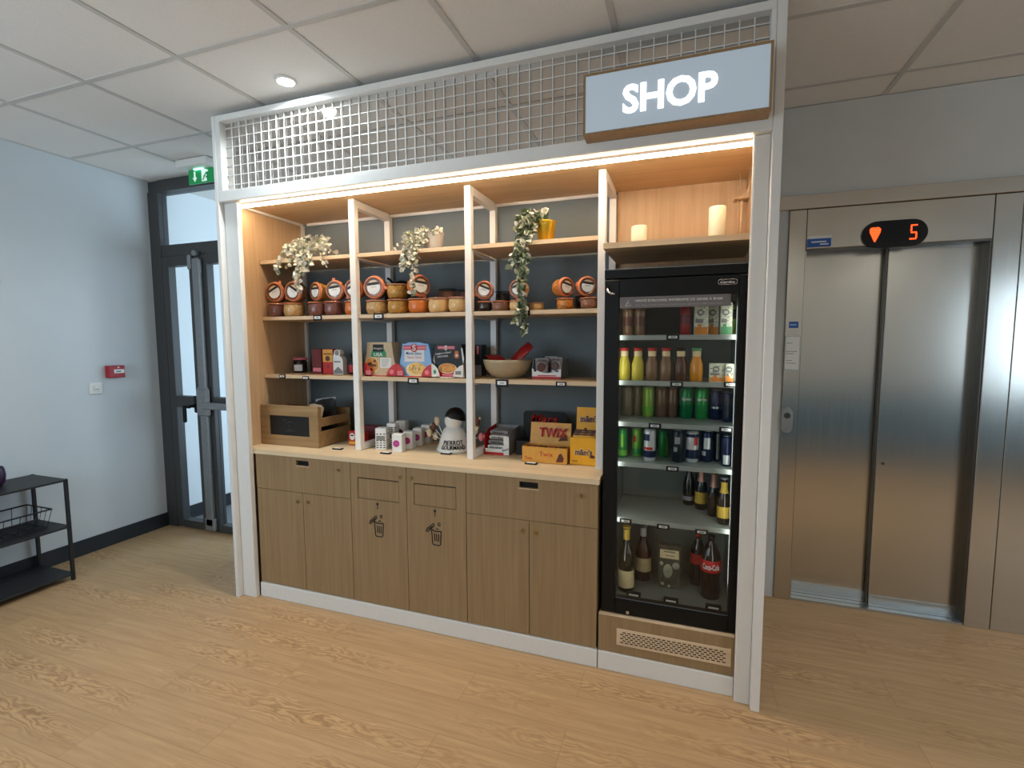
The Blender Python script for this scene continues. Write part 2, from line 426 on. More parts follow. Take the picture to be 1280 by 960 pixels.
# unseen rear wall with two windows, the right one added for lift reflections, and the right end of the hall
WIN = ((-2.1, .1, .95, 2.4), (4.7, 6.5, .9, 2.1))
b = B()
xs = XW-.1
for x0, x1, z0, z1 in WIN:
    b.box(xs, YB-.15, 0, x0, YB, CZ, 'wall'); b.box(x0, YB-.15, 0, x1, YB, z0, 'wall'); b.box(x0, YB-.15, z1, x1, YB, CZ, 'wall'); xs = x1
b.box(xs, YB-.15, 0, XR+.1, YB, CZ, 'wall'); b.box(1.2, YB-.001, 0, XR, YB+.012, .86, 'teal')
struct(b.obj('wall_rear'))
b = B(); b.box(XR, YB-.15, 0, XR+.1, YE+.2, CZ, 'wall'); struct(b.obj('wall_right'))
for k, (x0, x1, z0, z1) in enumerate(WIN):
    b = B()
    for x in (x0+.03, (x0+x1)/2, x1-.03): b.box(x-.03, YB-.11, z0, x+.03, YB-.05, z1, 'anthracite')
    b.box(x0, YB-.11, z0, x1, YB-.05, z0+.05, 'anthracite'); b.box(x0, YB-.11, z1-.05, x1, YB-.05, z1, 'anthracite')
    struct(b.obj('window_%d' % (k+1)))
# skirting
b = B(); b.box(XW, YB, 0, XW+.012, YD, .105, 'skirt'); struct(b.obj('baseboard_left'))
# ---------------- corridor behind the glazed door
b = B(); b.box(-2.45, YD+.055, -.1, -.3, 4.2, .002, 'corridorfloor'); struct(b.obj('floor_corridor'))
b = B(); b.box(-2.45, YD+.11, 0, -2.255, 4.2, CZ, 'wall_corridor'); struct(b.obj('wall_corridor_left'))
b = B(); b.box(-2.255, YD+.11, 0, -2.243, 4.2, .11, 'skirt'); struct(b.obj('baseboard_corridor'))
b = B(); b.box(-2.6, YD+.1, CZ, -.3, 4.2, CZ+.1, 'tile')
for y in (.153+.6*k for k in range(1, 7)): b.box(-2.3, y-.012, CZ-.004, -.4, y+.012, CZ, 'tbar')
for x in (-2.2857+.6*k for k in range(0, 4)): b.box(x-.012, YD+.1, CZ-.004, x+.012, 4.2, CZ, 'tbar')
struct(b.obj('ceiling_corridor'))
b = B()
b.box(-.5, YD+.1, 0, -.4, .95, CZ, 'wall'); b.box(-.5, 3.4, 0, -.4, 4.2, CZ, 'wall'); b.box(-.5, .95, 0, -.4, 3.4, .45, 'wall'); b.box(-.5, .95, 2.5, -.4, 3.4, CZ, 'wall')
struct(b.obj('wall_corridor_right'))
b = B(); b.box(-2.5, 4.1, 0, -.3, 4.2, CZ, 'wall'); struct(b.obj('wall_corridor_end'))
b = B()
for y in (.95, 2.17, 3.4): b.box(-.48, y-.03, .45, -.42, y+.03, 2.5, 'anthracite')
b.box(-.48, .95, .45, -.42, 3.4, .5, 'anthracite'); b.box(-.48, .95, 2.45, -.42, 3.4, 2.5, 'anthracite')
struct(b.obj('window_3'))

# ---------------- glazed double door with transom
d = bpy.data.objects.new('door_1', None); C.objects.link(d); d.location = (-1.6, YD, 0); struct(d)
d['label'] = 'dark grey framed glazed double door with a transom pane'
bpy.context.view_layer.update()
b = B()
Y0, Y1 = YD-.01, YD+.06
b.box(XW+.001, Y0, 0, -2.185, Y1, 2.60, 'anthracite'); b.box(-1.00, Y0, 0, -.93, Y1, 2.60, 'anthracite')
b.box(-2.185, Y0+.004, 2.115, -1.0, Y1, 2.20, 'anthracite'); b.box(-2.185, Y0, 2.595, -1.0, Y1, 2.68, 'anthracite')
b.obj('door_frame', d)
b = B(); b.box(-2.185, YD+.02, 2.20, -1.0, YD+.026, 2.60, 'glass'); b.obj('transom_pane', d)
def leaf(x0, x1, g0, g1):
    b = B()
    b.box(x0, Y0, .01, g0, Y1-.01, 2.113, 'anthracite', .003); b.box(g1, Y0, .01, x1, Y1-.01, 2.113, 'anthracite', .003)
    b.box(g0, Y0, .01, g1, Y1-.01, .065, 'anthracite'); b.box(g0, Y0, 2.04, g1, Y1-.01, 2.113, 'anthracite')
    b.box(g0, Y0, .965, g1, Y1-.01, 1.05, 'anthracite')
    o = b.obj('door_leaf', d)
    b = B(); b.box(g0, YD+.02, .065, g1, YD+.026, .965, 'glass'); b.box(g0, YD+.02, 1.05, g1, YD+.026, 2.04, 'glass'); child(b, 'pane', o)
    return o
l1 = leaf(-2.184, -1.842, -2.118, -1.905); l2 = leaf(-1.838, -1.001, -1.725, -1.07)
b = B(); y = YD-.03
b.box(-1.835, y-.012, .06, -1.765, Y0, 2.08, 'greymetal', .004)
b.box(-1.87, y-.02, .90, -1.74, Y0, 1.13, 'greymetal', .02)
b.box(-1.885, y-.012, 2.0, -1.85, Y0, 2.11, 'greymetal', .008); b.box(-1.83, y-.016, 1.96, -1.76, Y0, 2.08, 'greymetal', .012)
b.cyl((-1.80, y-.02, 2.115), (-1.80, Y0, 2.115), .02, 'greymetal')
b.box(-1.85, y-.012, .02, -1.75, Y0, .12, 'greymetal', .008)
child(b, 'panic_bolt', l2)
b = B(); b.box(-1.80, YD-.06, .965, -1.05, YD-.02, 1.015, 'greymetal', .006); child(b, 'push_bar', l2)
b = B(); b.box(-1.91, YD-.03, .93, -1.88, Y0, 1.06, 'black', .006); b.cyl((-1.895, YD-.03, .985), (-1.895, YD-.075, .985), .011, 'black')
b.box(-1.965, YD-.085, .86, -1.935, YD-.062, .99, 'black', .008); b.box(-1.95, YD-.085, .97, -1.885, YD-.065, .995, 'black', .006); child(b, 'door_handle', l1)

# ---------------- lift entrance
e = bpy.data.objects.new('door_2', None); C.objects.link(e); e.location = (2.6, YE, 0); struct(e)
e['label'] = 'stainless steel lift entrance with two sliding panels'
bpy.context.view_layer.update()
b = B(); b.box(2.116, YE-.012, 0, 2.197, YE+.1, 2.15, 'steel', .002)
b.box(2.197, YE-.004, 0, 2.203, YE+.15, 1.945, 'steel'); b.obj('jamb_panel', e)
b = B(); b.box(2.985, YE-.012, 0, 3.0895, YE+.1, 2.15, 'steel', .002); b.box(3.0915, YE-.012, 0, 3.9, YE+.1, 2.15, 'steel', .002); b.obj('jamb_panel', e)
b = B(); b.box(2.978, YE-.004, 0, 2.985, YE+.15, 1.945, 'steel_dark'); b.obj('jamb_return', e)
b = B(); b.box(2.199, YE-.010, 1.945, 2.983, YE+.1, 2.15, 'steel', .002); b.box(2.199, YE-.006, 1.935, 2.983, YE+.15, 1.945, 'steel_dark'); b.obj('transom_panel', e)
b = B(); b.box(2.0, YE-.022, 2.152, 3.9, YE+.1, 2.224, 'steel', .002); b.obj('header_trim', e)
b = B(); b.box(2.2, YE+.105, .013, 2.597, YE+.13, 1.944, 'steel', .004); b.box(2.2, YE+.098, .013, 2.597, YE+.104, .062, 'alu'); b.obj('door_panel', e)
b = B(); b.box(2.59, YE+.065, .013, 3.06, YE+.09, 1.944, 'steel', .004); b.box(2.592, YE+.058, .013, 3.06, YE+.064, .062, 'alu'); b.box(2.582, YE+.066, .013, 2.5895, YE+.10, 1.944, 'steel_dark'); b.cyl((2.622, YE+.0655, .80), (2.622, YE+.062, .80), .008, 'steel_dark'); b.obj('door_panel', e)
b = B(); b.box(2.199, YE-.006, 0, 2.983, YE+.17, .012, 'alu')
for k in range(2): b.box(2.2, YE+.03+.04*k, .0121, 2.98, YE+.036+.04*k, .0126, 'steel_dark')
b.obj('sill', e)
b = B(); b.box(2.1, YE+.17, 0, 3.9, YE+.2, 2.3, 'black'); b.obj('shaft_backing', e)

t = thing('lift_display', 'black pill-shaped lift indicator with glowing red down arrow and 5', 'display', (2.585, YE-.02, 2.0))
b = B(); yf = YE-.022
pill = []
hw, hh = .139, .066
for k in range(13): a = -PI/2+PI*k/12; pill.append((2.5845+hw-hh+hh*math.cos(a), 1.995+hh*math.sin(a)))
for k in range(13): a = PI/2+PI*k/12; pill.append((2.5845-hw+hh+hh*math.cos(a), 1.995+hh*math.sin(a)))
b.prism(pill, yf, YE-.009, 'black'); b.obj('housing', t)
b = B(); b.prism([(2.478, 2.022), (2.484, 2.030), (2.516, 2.031), (2.526, 2.022), (2.525, 2.006), (2.504, 1.958), (2.500, 1.958), (2.479, 2.006)], yf-.001, yf, 'redled'); b.obj('down_arrow', t)
b = B()
for q in ((2.652, 2.027, 2.679, 2.033), (2.6505, 2.0, 2.657, 2.031), (2.652, 1.991, 2.676, 1.998), (2.672, 1.966, 2.6785, 1.995), (2.648, 1.960, 2.676, 1.967)):
    b.box(q[0], yf-.001, q[1], q[2], yf, q[3], 'redled')
b.obj('digit', t, label='glowing red digit 5')
t = thing('call_button_plate', 'oval steel lift call button plate beside the lift door', 'button', (2.135, YE-.012, .95))
b = B(); o = []
for k in range(12): a = PI*k/11; o.append((2.143+.028*math.cos(a), 1.065+.028*math.sin(a)))
for k in range(12): a = PI+PI*k/11; o.append((2.143+.028*math.cos(a), .982+.028*math.sin(a)))
b.prism(o, YE-.02, YE-.0125, 'alu'); b.obj('plate', t)
b = B(); b.cyl((2.143, YE-.020, 1.05), (2.143, YE-.026, 1.05), .016, 'steel_dark', 20); b.torus(.017, .002, 'chrome', at(2.143, YE-.021, 1.05)); b.obj('button', t)
t = thing('notice_sheet', 'white printed notice in a frame on the steel lift jamb', 'notice', (2.15, YE-.013, 1.3))
b = B(); b.box(2.119, YE-.018, 1.300, 2.192, YE-.0125, 1.487, 'alu'); b.obj('frame', t)
b = B(); b.box(2.121, YE-.0195, 1.304, 2.187, YE-.018, 1.481, 'paper')
for z, w in ((1.445, .030), (1.40, .052), (1.388, .038), (1.350, .03), (1.336, .05)): b.box(2.124, YE-.0199, z, 2.124+w, YE-.0195, z+.003, 'greyink')
b.obj('sheet', t)
b = B(); b.box(2.134, YE-.0138, 1.528, 2.178, YE-.0122, 1.562, 'blue'); b.box(2.138, YE-.0142, 1.541, 2.17, YE-.0138, 1.549, 'skyblue')
o = b.obj('sticker'); o['label'] = 'small blue sticker on the steel jamb above the notice'; o['category'] = 'sticker'
t = thing('door_sign', 'blue and white sign strip at the top corner of the lift door', 'sign', (2.255, YE-.012, 1.945))
b = B(); b.box(2.203, YE-.0145, 1.952, 2.312, YE-.0105, 1.995, 'blue'); b.box(2.203, YE-.0148, 1.995, 2.312, YE-.0105, 2.009, 'paper'); b.obj('plate', t)
b = B(); b.box(2.222, YE-.0150, 1.975, 2.29, YE-.0145, 1.981, 'paper'); b.box(2.262, YE-.0150, 1.962, 2.30, YE-.0145, 1.968, 'paper'); b.obj('lettering', t)

# ---------------- exit sign, call point, switch
t = thing('exit_sign', 'green running man exit sign hanging under the ceiling by the glazed door', 'exit sign', (-1.52, .47, CZ))
b = B(); b.box(-1.655, .40, CZ-.052, -1.375, .54, CZ-.0005, 'white', .01, 2); b.obj('housing', t)
b = B(); b.box(-1.555, .455, CZ-.058, -1.475, .485, CZ-.052, 'exitlamp'); b.obj('lamp', t)
b = B(); b.box(-1.618, .466, 2.535, -1.395, .474, CZ-.053, 'exitgreen'); pl = b.obj('plate', t)
b = B(); y0, y1 = .4645, .466
b.prism([(-1.567, 2.615), (-1.553, 2.615), (-1.553, 2.575), (-1.540, 2.575), (-1.560, 2.548), (-1.580, 2.575), (-1.567, 2.575)], y0, y1, 'exitwhite'); child(b, 'arrow', pl)
b = B(); b.box(-1.497, y0, 2.545, -1.452, y1, 2.622, 'exitwhite'); b.cyl((-1.445, y1, 2.611), (-1.445, y0-.0005, 2.611), .008, 'exitwhite')
for q in ([(-1.45, 2.60), (-1.475, 2.575)], [(-1.455, 2.598), (-1.44, 2.585)], [(-1.46, 2.576), (-1.442, 2.562)], [(-1.47, 2.576), (-1.486, 2.552)]):
    b.tube([(q[0][0], y0-.0004, q[0][1]), (q[1][0], y0-.0004, q[1][1])], .0045, 'exitgreen', 5)
child(b, 'running_figure', pl)
t = thing('fire_call_point', 'red fire alarm call point box on the left wall', 'fire alarm', (XW, .325, 1.215))  # fire alarm call point fixed to the wall
b = B(); b.box(XW, .272, 1.212, XW+.045, .380, 1.300, 'firered', .006, 2); b.obj('housing', t)
b = B(); b.box(XW+.045, .305, 1.245, XW+.0465, .373, 1.272, 'paper'); b.box(XW+.0465, .318, 1.254, XW+.047, .35, 1.261, 'ink'); b.cyl((XW+.045, .335, 1.287), (XW+.0465, .335, 1.287), .006, 'paper'); b.obj('break_glass_label', t)
t = thing('wall_socket', 'white wall socket below the red call point', 'socket', (XW, .22, 1.12))
b = B(); b.box(XW, .165, 1.105, XW+.012, .245, 1.185, 'white', .005, 2); b.obj('plate', t)
b = B(); b.box(XW+.012, .185, 1.125, XW+.022, .225, 1.165, 'white', .006, 2); b.box(XW+.0221, .19, 1.137, XW+.0225, .215, 1.142, 'greyink'); b.obj('cover', t)

t = thing('wall_bracket', 'small black bracket on the left wall at the picture edge', 'bracket', (XW, -.28, 1.82))
b = B(); b.box(XW, -.31, 1.822, XW+.006, -.262, 1.852, 'black', .001); b.obj('plate', t)
b = B(); b.box(XW+.006, -.30, 1.83, XW+.03, -.275, 1.842, 'black', .002); b.obj('hook', t)
# ---------------- downlight
t = thing('downlight', 'round recessed ceiling downlight shining in front of the kiosk grille', 'ceiling light', (-.191, -.14, CZ))
b = B(); b.torus(.043, .007, 'white', at(-.191, -.14, CZ-.001, Matrix())); b.obj('trim_ring', t)
b = B(); b.cyl((-.191, -.14, CZ-.004), (-.191, -.14, CZ+.003), .038, 'lamp', 24); b.obj('lens', t)

# ---------------- black metal rack by the left wall
t = thing('metal_rack', 'black metal three tier shelf unit against the left wall', 'shelf', (-2.1, -.7, 0))
RX0, RX1, RY0, RY1 = -2.27, -1.925, -1.25, -.195
for n_, z in (('shelf', .635), ('shelf', .345), ('shelf', .045)):
    b = B(); b.box(RX0, RY0, z-.012, RX1, RY1, z, 'blackmetal', .002); b.obj(n_, t)
for x in (RX0+.009, RX1-.009):
    for y in (RY0+.009, RY1-.009):
        b = B(); b.box(x-.009, y-.009, 0, x+.009, y+.009, .637, 'blackmetal', .002); b.obj('leg', t)
t = thing('wire_basket', 'black wire basket on the middle tier of the metal rack', 'basket', (-2.1, -.5, .346))
b = B(); bx0, bx1, by0, by1 = -2.235, -1.99, -.85, -.255
rim = [(bx0, by0, .46), (bx1, by0, .46), (bx1, by1, .46), (bx0, by1, .46), (bx0, by0, .46)]
b.tube(rim, .005, 'blackmetal', 6); b.obj('rim', t)
b = B()
base = [(bx0+.02, by0+.02, .350), (bx1-.02, by0+.02, .350), (bx1-.02, by1-.02, .350), (bx0+.02, by1-.02, .350), (bx0+.02, by0+.02, .350)]
b.tube(base, .003, 'blackmetal', 6)
for k in range(9):
    f = k/8; y = by0+(by1-by0)*f; yb = by0+.02+(by1-by0-.04)*f
    b.tube([(bx0, y, .46), (bx0+.02, yb, .349), (bx1-.02, yb, .349), (bx1, y, .46)], .002, 'blackmetal', 5)
for k in range(1, 5):
    f = k/5; x = bx0+(bx1-bx0)*f; xb = bx0+.02+(bx1-bx0-.04)*f
    b.tube([(x, by0, .46), (xb, by0+.02, .349), (xb, by1-.02, .349), (x, by1, .46)], .002, 'blackmetal', 5)
b.obj('wire_frame', t)
b = B(); b.lathe([(.03, .6365), (.045, .66), (.05, .70), (.046, .735), (.04, .75), (.036, .745), (.03, .66)], 'purple', 24, cx=-2.13, cy=-.44)
o = b.obj('vase'); o['label'] = 'dark purple vase on top of the black rack'; o['category'] = 'vase'
# ================================================================== THE KIOSK
t = thing('shop_kiosk', 'tall white kiosk surround with wire grille header and oak lining', 'kiosk', (.56, .3, 0))
b = B(); b.box(-.800, -.032, 0, -.777, .60, 2.655, 'white', .002); b.obj('side_panel', t)
b = B(); b.box(1.884, -.032, 0, 1.917, .60, 2.655, 'white', .002); b.obj('side_panel', t)
b = B(); b.box(-.776, .0, 0, -.684, .029, 2.21, 'white', .0015); b.obj('post', t)
b = B(); b.box(1.830, .0, 0, 1.883, .029, 2.21, 'white', .0015); b.box(1.8272, .004, .0, 1.8298, .027, 2.21, 'warmwhite'); b.obj('post', t)
b = B()
HX0, HX1, HZ0, HZ1 = -.776, 1.883, 2.212, 2.655
MX0, MX1, MZ0, MZ1 = -.745, 1.866, 2.268, 2.624
b.box(HX0, -.031, HZ0, HX1, .02, MZ0, 'white', .002); b.box(HX0, -.031, MZ1, HX1, .02, HZ1, 'white', .002)
b.box(HX0, -.0305, MZ0, MX0, .02, MZ1, 'white'); b.box(MX1, -.0305, MZ0, HX1, .02, MZ1, 'white')
b.obj('header_frame', t)
b = B(); n = 52
for k in range(1, n):
    x = MX0+(MX1-MX0)*k/n; b.box(x-.002, -.0012, MZ0, x+.002, .0024, MZ1, 'white')
for k in range(1, 8):
    z = MZ0+(MZ1-MZ0)*(k-.25)/7.3; b.box(MX0, .0025, z-.002, MX1, .006, z+.002, 'white')
b.obj('wire_grille', t)
b = B(); b.box(MX0+.0005, .0075, MZ0+.0005, MX1-.0005, .012, MZ1-.0005, 'mirror'); b.obj('mirror_panel', t)
b = B(); b.box(-.776, .021, 2.222, 1.883, .60, 2.242, 'oak_x'); b.obj('ceiling_board', t)
b = B(); b.box(-.776, .021, 2.243, 1.883, .60, 2.66, 'white'); b.obj('header_back', t) if False else b.bm.free()
b = B(); b.box(-.776, .562, .0, 1.262, .60, 2.221, 'slate'); b.obj('back_panel', t)
b = B(); b.box(1.262, .562, 0, 1.883, .60, 2.221, 'oak_in'); b.obj('back_panel', t)
b = B(); b.box(-.776, .037, 0, -.758, .561, 2.221, 'oak_in'); b.box(-.757, .073, 2.208, -.749, .561, 2.2215, 'warmwhite'); b.box(-.7575, .545, .861, -.738, .561, 2.208, 'warmwhite'); b.obj('lining_panel', t)
b = B(); b.box(1.862, .037, 0, 1.883, .561, 2.221, 'oak_in'); b.obj('lining_panel', t)
b = B(); b.box(-.71, .55, 2.206, 1.22, .561, 2.2215, 'warmwhite'); b.obj('cornice_strip', t)
b = B(); b.prism([(1.861, 2.10), (1.861, 2.16), (1.842, 2.115), (1.80, 2.10)], .43, .50, 'oak_in'); b.cyl((1.835, .46, 2.10), (1.835, .46, 1.90), .006, 'oak_pale'); b.cyl((1.822, .46, 2.10), (1.822, .46, 1.90), .004, 'oak_in'); b.cyl((1.826, .465, 2.155), (1.826, .47, 2.221), .003, 'oak_in'); b.obj('cable_cover', t)

t = thing('led_strip', 'warm glowing LED strip along the top front of the kiosk', 'light', (.58, .055, 2.2))
b = B(); b.box(-.755, .042, 2.208, 1.86, .072, 2.2215, 'warmwhite'); b.obj('profile', t)
b = B(); b.box(-.753, .045, 2.199, 1.858, .067, 2.2078, 'led'); b.obj('diffuser', t)

t = thing('shop_sign', 'light box sign reading SHOP on the kiosk header', 'sign', (1.54, -.06, 2.27))
SY = -.115; SX0, SX1, SZ0, SZ1 = 1.214, 1.866, 2.25, 2.475
b = B(); b.box(SX0, SY, SZ0, SX1, -.0315, SZ0+.008, 'oak'); b.box(SX0, SY, SZ1-.008, SX1, -.0315, SZ1, 'oak')
b.box(SX0, SY, SZ0+.008, SX0+.008, -.0315, SZ1-.008, 'oak'); b.box(SX1-.008, SY, SZ0+.008, SX1, -.0315, SZ1-.008, 'oak'); b.obj('case', t)
b = B(); b.box(SX0+.0082, SY+.003, SZ0+.0082, SX1-.0082, SY+.009, SZ1-.0082, 'signface'); fc = b.obj('face', t)
b = B(); b.text('SHOP', 'signtext', at(1.528, SY+.003, 2.360), w=.330, h=.104, depth=.002, bold=.03); child(b, 'lettering', fc)

# ---------------- shelf ladders and shelves
SHZ = (1.937, 1.610, 1.271)
PX = ((-.1155, -.0785), (.566, .600), (1.2245, 1.2585))
for (x0, x1), lab in zip(PX, ('white ladder upright left of the three, between first and second bay', 'white ladder upright in the middle, beside the lollipop stand', 'white ladder upright next to the drinks cooler')):
    t = thing('shelf_ladder', lab, 'shelf frame', ((x0+x1)/2, .37, .861), group=None)
    b = B(); b.box(x0, .19, .861, x1, .225, 2.2205, 'warmwhite', .0015); b.obj('front_post', t)
    b = B(); b.box(x0, .524, .861, x1, .5585, 2.205, 'warmwhite', .0015); b.obj('rear_post', t)
    b = B(); b.box(x0, .2255, 2.18, x1, .5235, 2.2205, 'warmwhite', .0015); b.obj('top_rail', t)
    b = B(); b.box(x0, .2255, .861, x1, .5235, .892, 'warmwhite', .0015); b.obj('foot_rail', t)
    for z in SHZ:
        b = B(); b.box(x0+.004, .2255, z-.032, x1-.004, .5235, z-.021, 'warmwhite'); b.obj('cross_rail', t)
BAY = ((-.757, -.116), (-.078, .5655), (.6005, 1.224))
bayname = ('left bay', 'middle bay', 'right bay beside the cooler')
lev = (('top oak shelf in the {} holding a potted plant', 'oak shelf in the {} lined with glass jars', 'oak shelf in the {} just above the counter'))
for bi, (x0, x1) in enumerate(BAY):
    for z, l in zip(SHZ, lev):
        b = B(); b.box(x0+.001, .205, z-.02, x1-.001, .5235, z, 'oak_x'); b.box(x0+.001, .2043, z-.0198, x1-.001, .205, z-.0002, 'oak_pale')
        o = b.obj('shelf_board'); o['label'] = l.format(bayname[bi]); o['category'] = 'shelf'; o['group'] = 'oak shelves in the kiosk'
b = B(); b.box(1.262, .10, 1.856, 1.861, .555, 1.880, 'oak_x'); b.box(1.262, .0993, 1.8562, 1.861, .10, 1.8798, 'oak_pale')
o = b.obj('shelf_board'); o['label'] = 'oak shelf above the drinks cooler carrying two candles'; o['category'] = 'shelf'; o['group'] = 'oak shelves in the kiosk'

# ---------------- base cabinets
b = B(); b.box(-.757, .030, .8355, 1.268, .561, .860, 'oak_top_lit'); o = b.obj('worktop'); o['label'] = 'oak worktop in a lit tone over the cabinets'; o['category'] = 'worktop'
CY = .036
def lock(part, x, z):
    b = B(); b.cyl((x, CY, z), (x, CY-.007, z), .0095, 'brass', 16); b.box(x-.0012, CY-.0078, z-.006, x+.0012, CY-.0069, z+.006, 'ink'); child(b, 'lock', part)
def drawer_cab(x0, x1, xm, zs, hx, lk, l1, l2, lab):
    t = thing('drawer_cabinet', lab, 'cabinet', ((x0+x1)/2, .3, .083))
    b = B(); b.box(x0+.002, CY+.019, .083, x1-.002, .561, .8345, 'oak'); b.obj('body', t)
    b = B(); h0, h1, q0, q1 = hx
    for q in ((x0+.0015, zs+.0015, h0, .8325), (h1, zs+.0015, x1-.0015, .8325), (h0, zs+.0015, h1, q0), (h0, q1, h1, .8325)):
        b.box(q[0], CY, q[1], q[2], CY+.018, q[3], 'oak')
    dr = b.obj('drawer', t)
    b = B(); b.box(h0, CY+.017, q0, h1, CY+.0185, q1, 'black'); b.box(h0-.004, CY-.0012, q0-.004, h1+.004, CY+.0001, q0, 'oak_pale'); child(b, 'finger_slot', dr)
    lock(dr, *lk)
    for a, c, l in ((x0, xm, l1), (xm, x1, l2)):
        b = B(); b.box(a+.0015, CY, .0845, c-.0015, CY+.018, zs-.0015, 'oak', .001); o = b.obj('door', t); lock(o, *l)
drawer_cab(-.677, -.035, -.352, .637, (-.388, -.304, .788, .817), (-.110, .786), (-.386, .586), (-.318, .590), 'oak drawer cabinet at the left end below the crate')
drawer_cab(.630, 1.263, .948, .637, (.900, .990, .788, .818), (1.190, .778), (.917, .586), (.978, .584), 'oak drawer cabinet on the right next to the cooler')
t = thing('bin_cabinet', 'oak waste bin cabinet with two flap doors and bin symbols', 'cabinet', (.3, .3, .083))
b = B(); b.box(-.033, CY+.019, .083, .628, .561, .8345, 'oak'); b.obj('body', t)
for x0, x1, f0, f1, lx, ix in ((-.035, .302, .012, .255, .266, .125), (.302, .630, .346, .574, .331, .458)):
    b = B()
    for q in ((x0+.0015, .0845, f0-.003, .8325), (f1+.003, .0845, x1-.0015, .8325), (f0-.003, .0845, f1+.003, .646), (f0-.003, .759, f1+.003, .8325)):
        b.box(q[0], CY, q[1], q[2], CY+.018, q[3], 'oak')
    dr = b.obj('door', t)
    b = B(); b.box(f0, CY+.002, .649, f1, CY+.015, .7525, 'oak'); b.box(f0-.003, CY+.0165, .646, f1+.003, CY+.0185, .759, 'black'); child(b, 'flap', dr)
    lock(dr, lx, .782)
    b = B(); yq = CY-.001; r = .0026
    bin_ = [(ix-.018, .535), (ix-.013, .462), (ix-.008, .455), (ix+.026, .455), (ix+.031, .460), (ix+.036, .528)]
    b.tube([(p[0], yq, p[1]) for p in bin_], r, 'ink', 6)
    b.tube([(ix-.018, yq, .535), (ix+.0, yq, .524), (ix+.036, yq, .528)], r, 'ink', 6)
    for k in range(3): b.tube([(ix-.002+.0115*k, yq, .512), (ix+.001+.010*k, yq, .475)], r*.9, 'ink', 6)
    lid = [(ix-.048, .520), (ix-.040, .537), (ix-.004, .565), (ix-.002, .553), (ix-.040, .518), (ix-.048, .520)]
    b.tube([(p[0], yq, p[1]) for p in lid], r, 'ink', 6); b.tube([(ix-.034, yq, .532), (ix-.012, yq, .549)], r, 'ink', 6)
    b.tube([(ix+.018, yq, .558), (ix+.030, yq, .556), (ix+.030, yq, .570), (ix+.020, yq, .570), (ix+.018, yq, .558)], r*.8, 'ink', 6)
    b.tube([(ix+.006, yq, .532), (ix+.014, yq, .542), (ix+.02, yq, .534)], r*.8, 'ink', 6)
    b.tube([(ix+.003, yq, .600), (ix+.003, yq, .632)], r*.7, 'ink', 6); b.prism([(ix-.004, .622), (ix+.010, .622), (ix+.006, .636), (ix-.002, .634)], yq-.001, CY, 'ink')
    child(b, 'bin_symbol', dr)
for x0, x1, lab in ((-.676, 1.267, 'long grey-white plinth board under the oak cabinets'), (1.2715, 1.826, 'short grey-white plinth board under the cooler vent')):
    b = B(); b.box(x0, .028, 0, x1, .05, .0815, 'white', .0015); o = b.obj('plinth_board'); o['label'] = lab; o['category'] = 'plinth'
t = thing('vent_base', 'oak base box with pale slotted vent grille under the cooler', 'cabinet', (1.55, .3, .083))
b = B(); b.box(1.2715, .036, .083, 1.826, .056, .251, 'oak'); b.box(1.2715, .056, .083, 1.861, .561, .249, 'oak'); b.box(1.2715, .0355, .2505, 1.826, .058, .2525, 'oak_pale'); bd = b.obj('body', t)
b = B(); vx0, vx1, vz0, vz1 = 1.352, 1.815, .124, .200
b.box(vx0, .032, vz0, vx1, .0355, vz1, 'oak_pale', .001)
for r_ in range(6):
    for k in range(21):
        x = vx0+.016+k*.0207+(.0103 if r_ % 2 else 0); z = vz0+.013+r_*.0092
        if x+.013 < vx1-.01: b.box(x, .0312, z, x+.0135, .0321, z+.0042, 'ink')
b.obj('vent_grille', t)
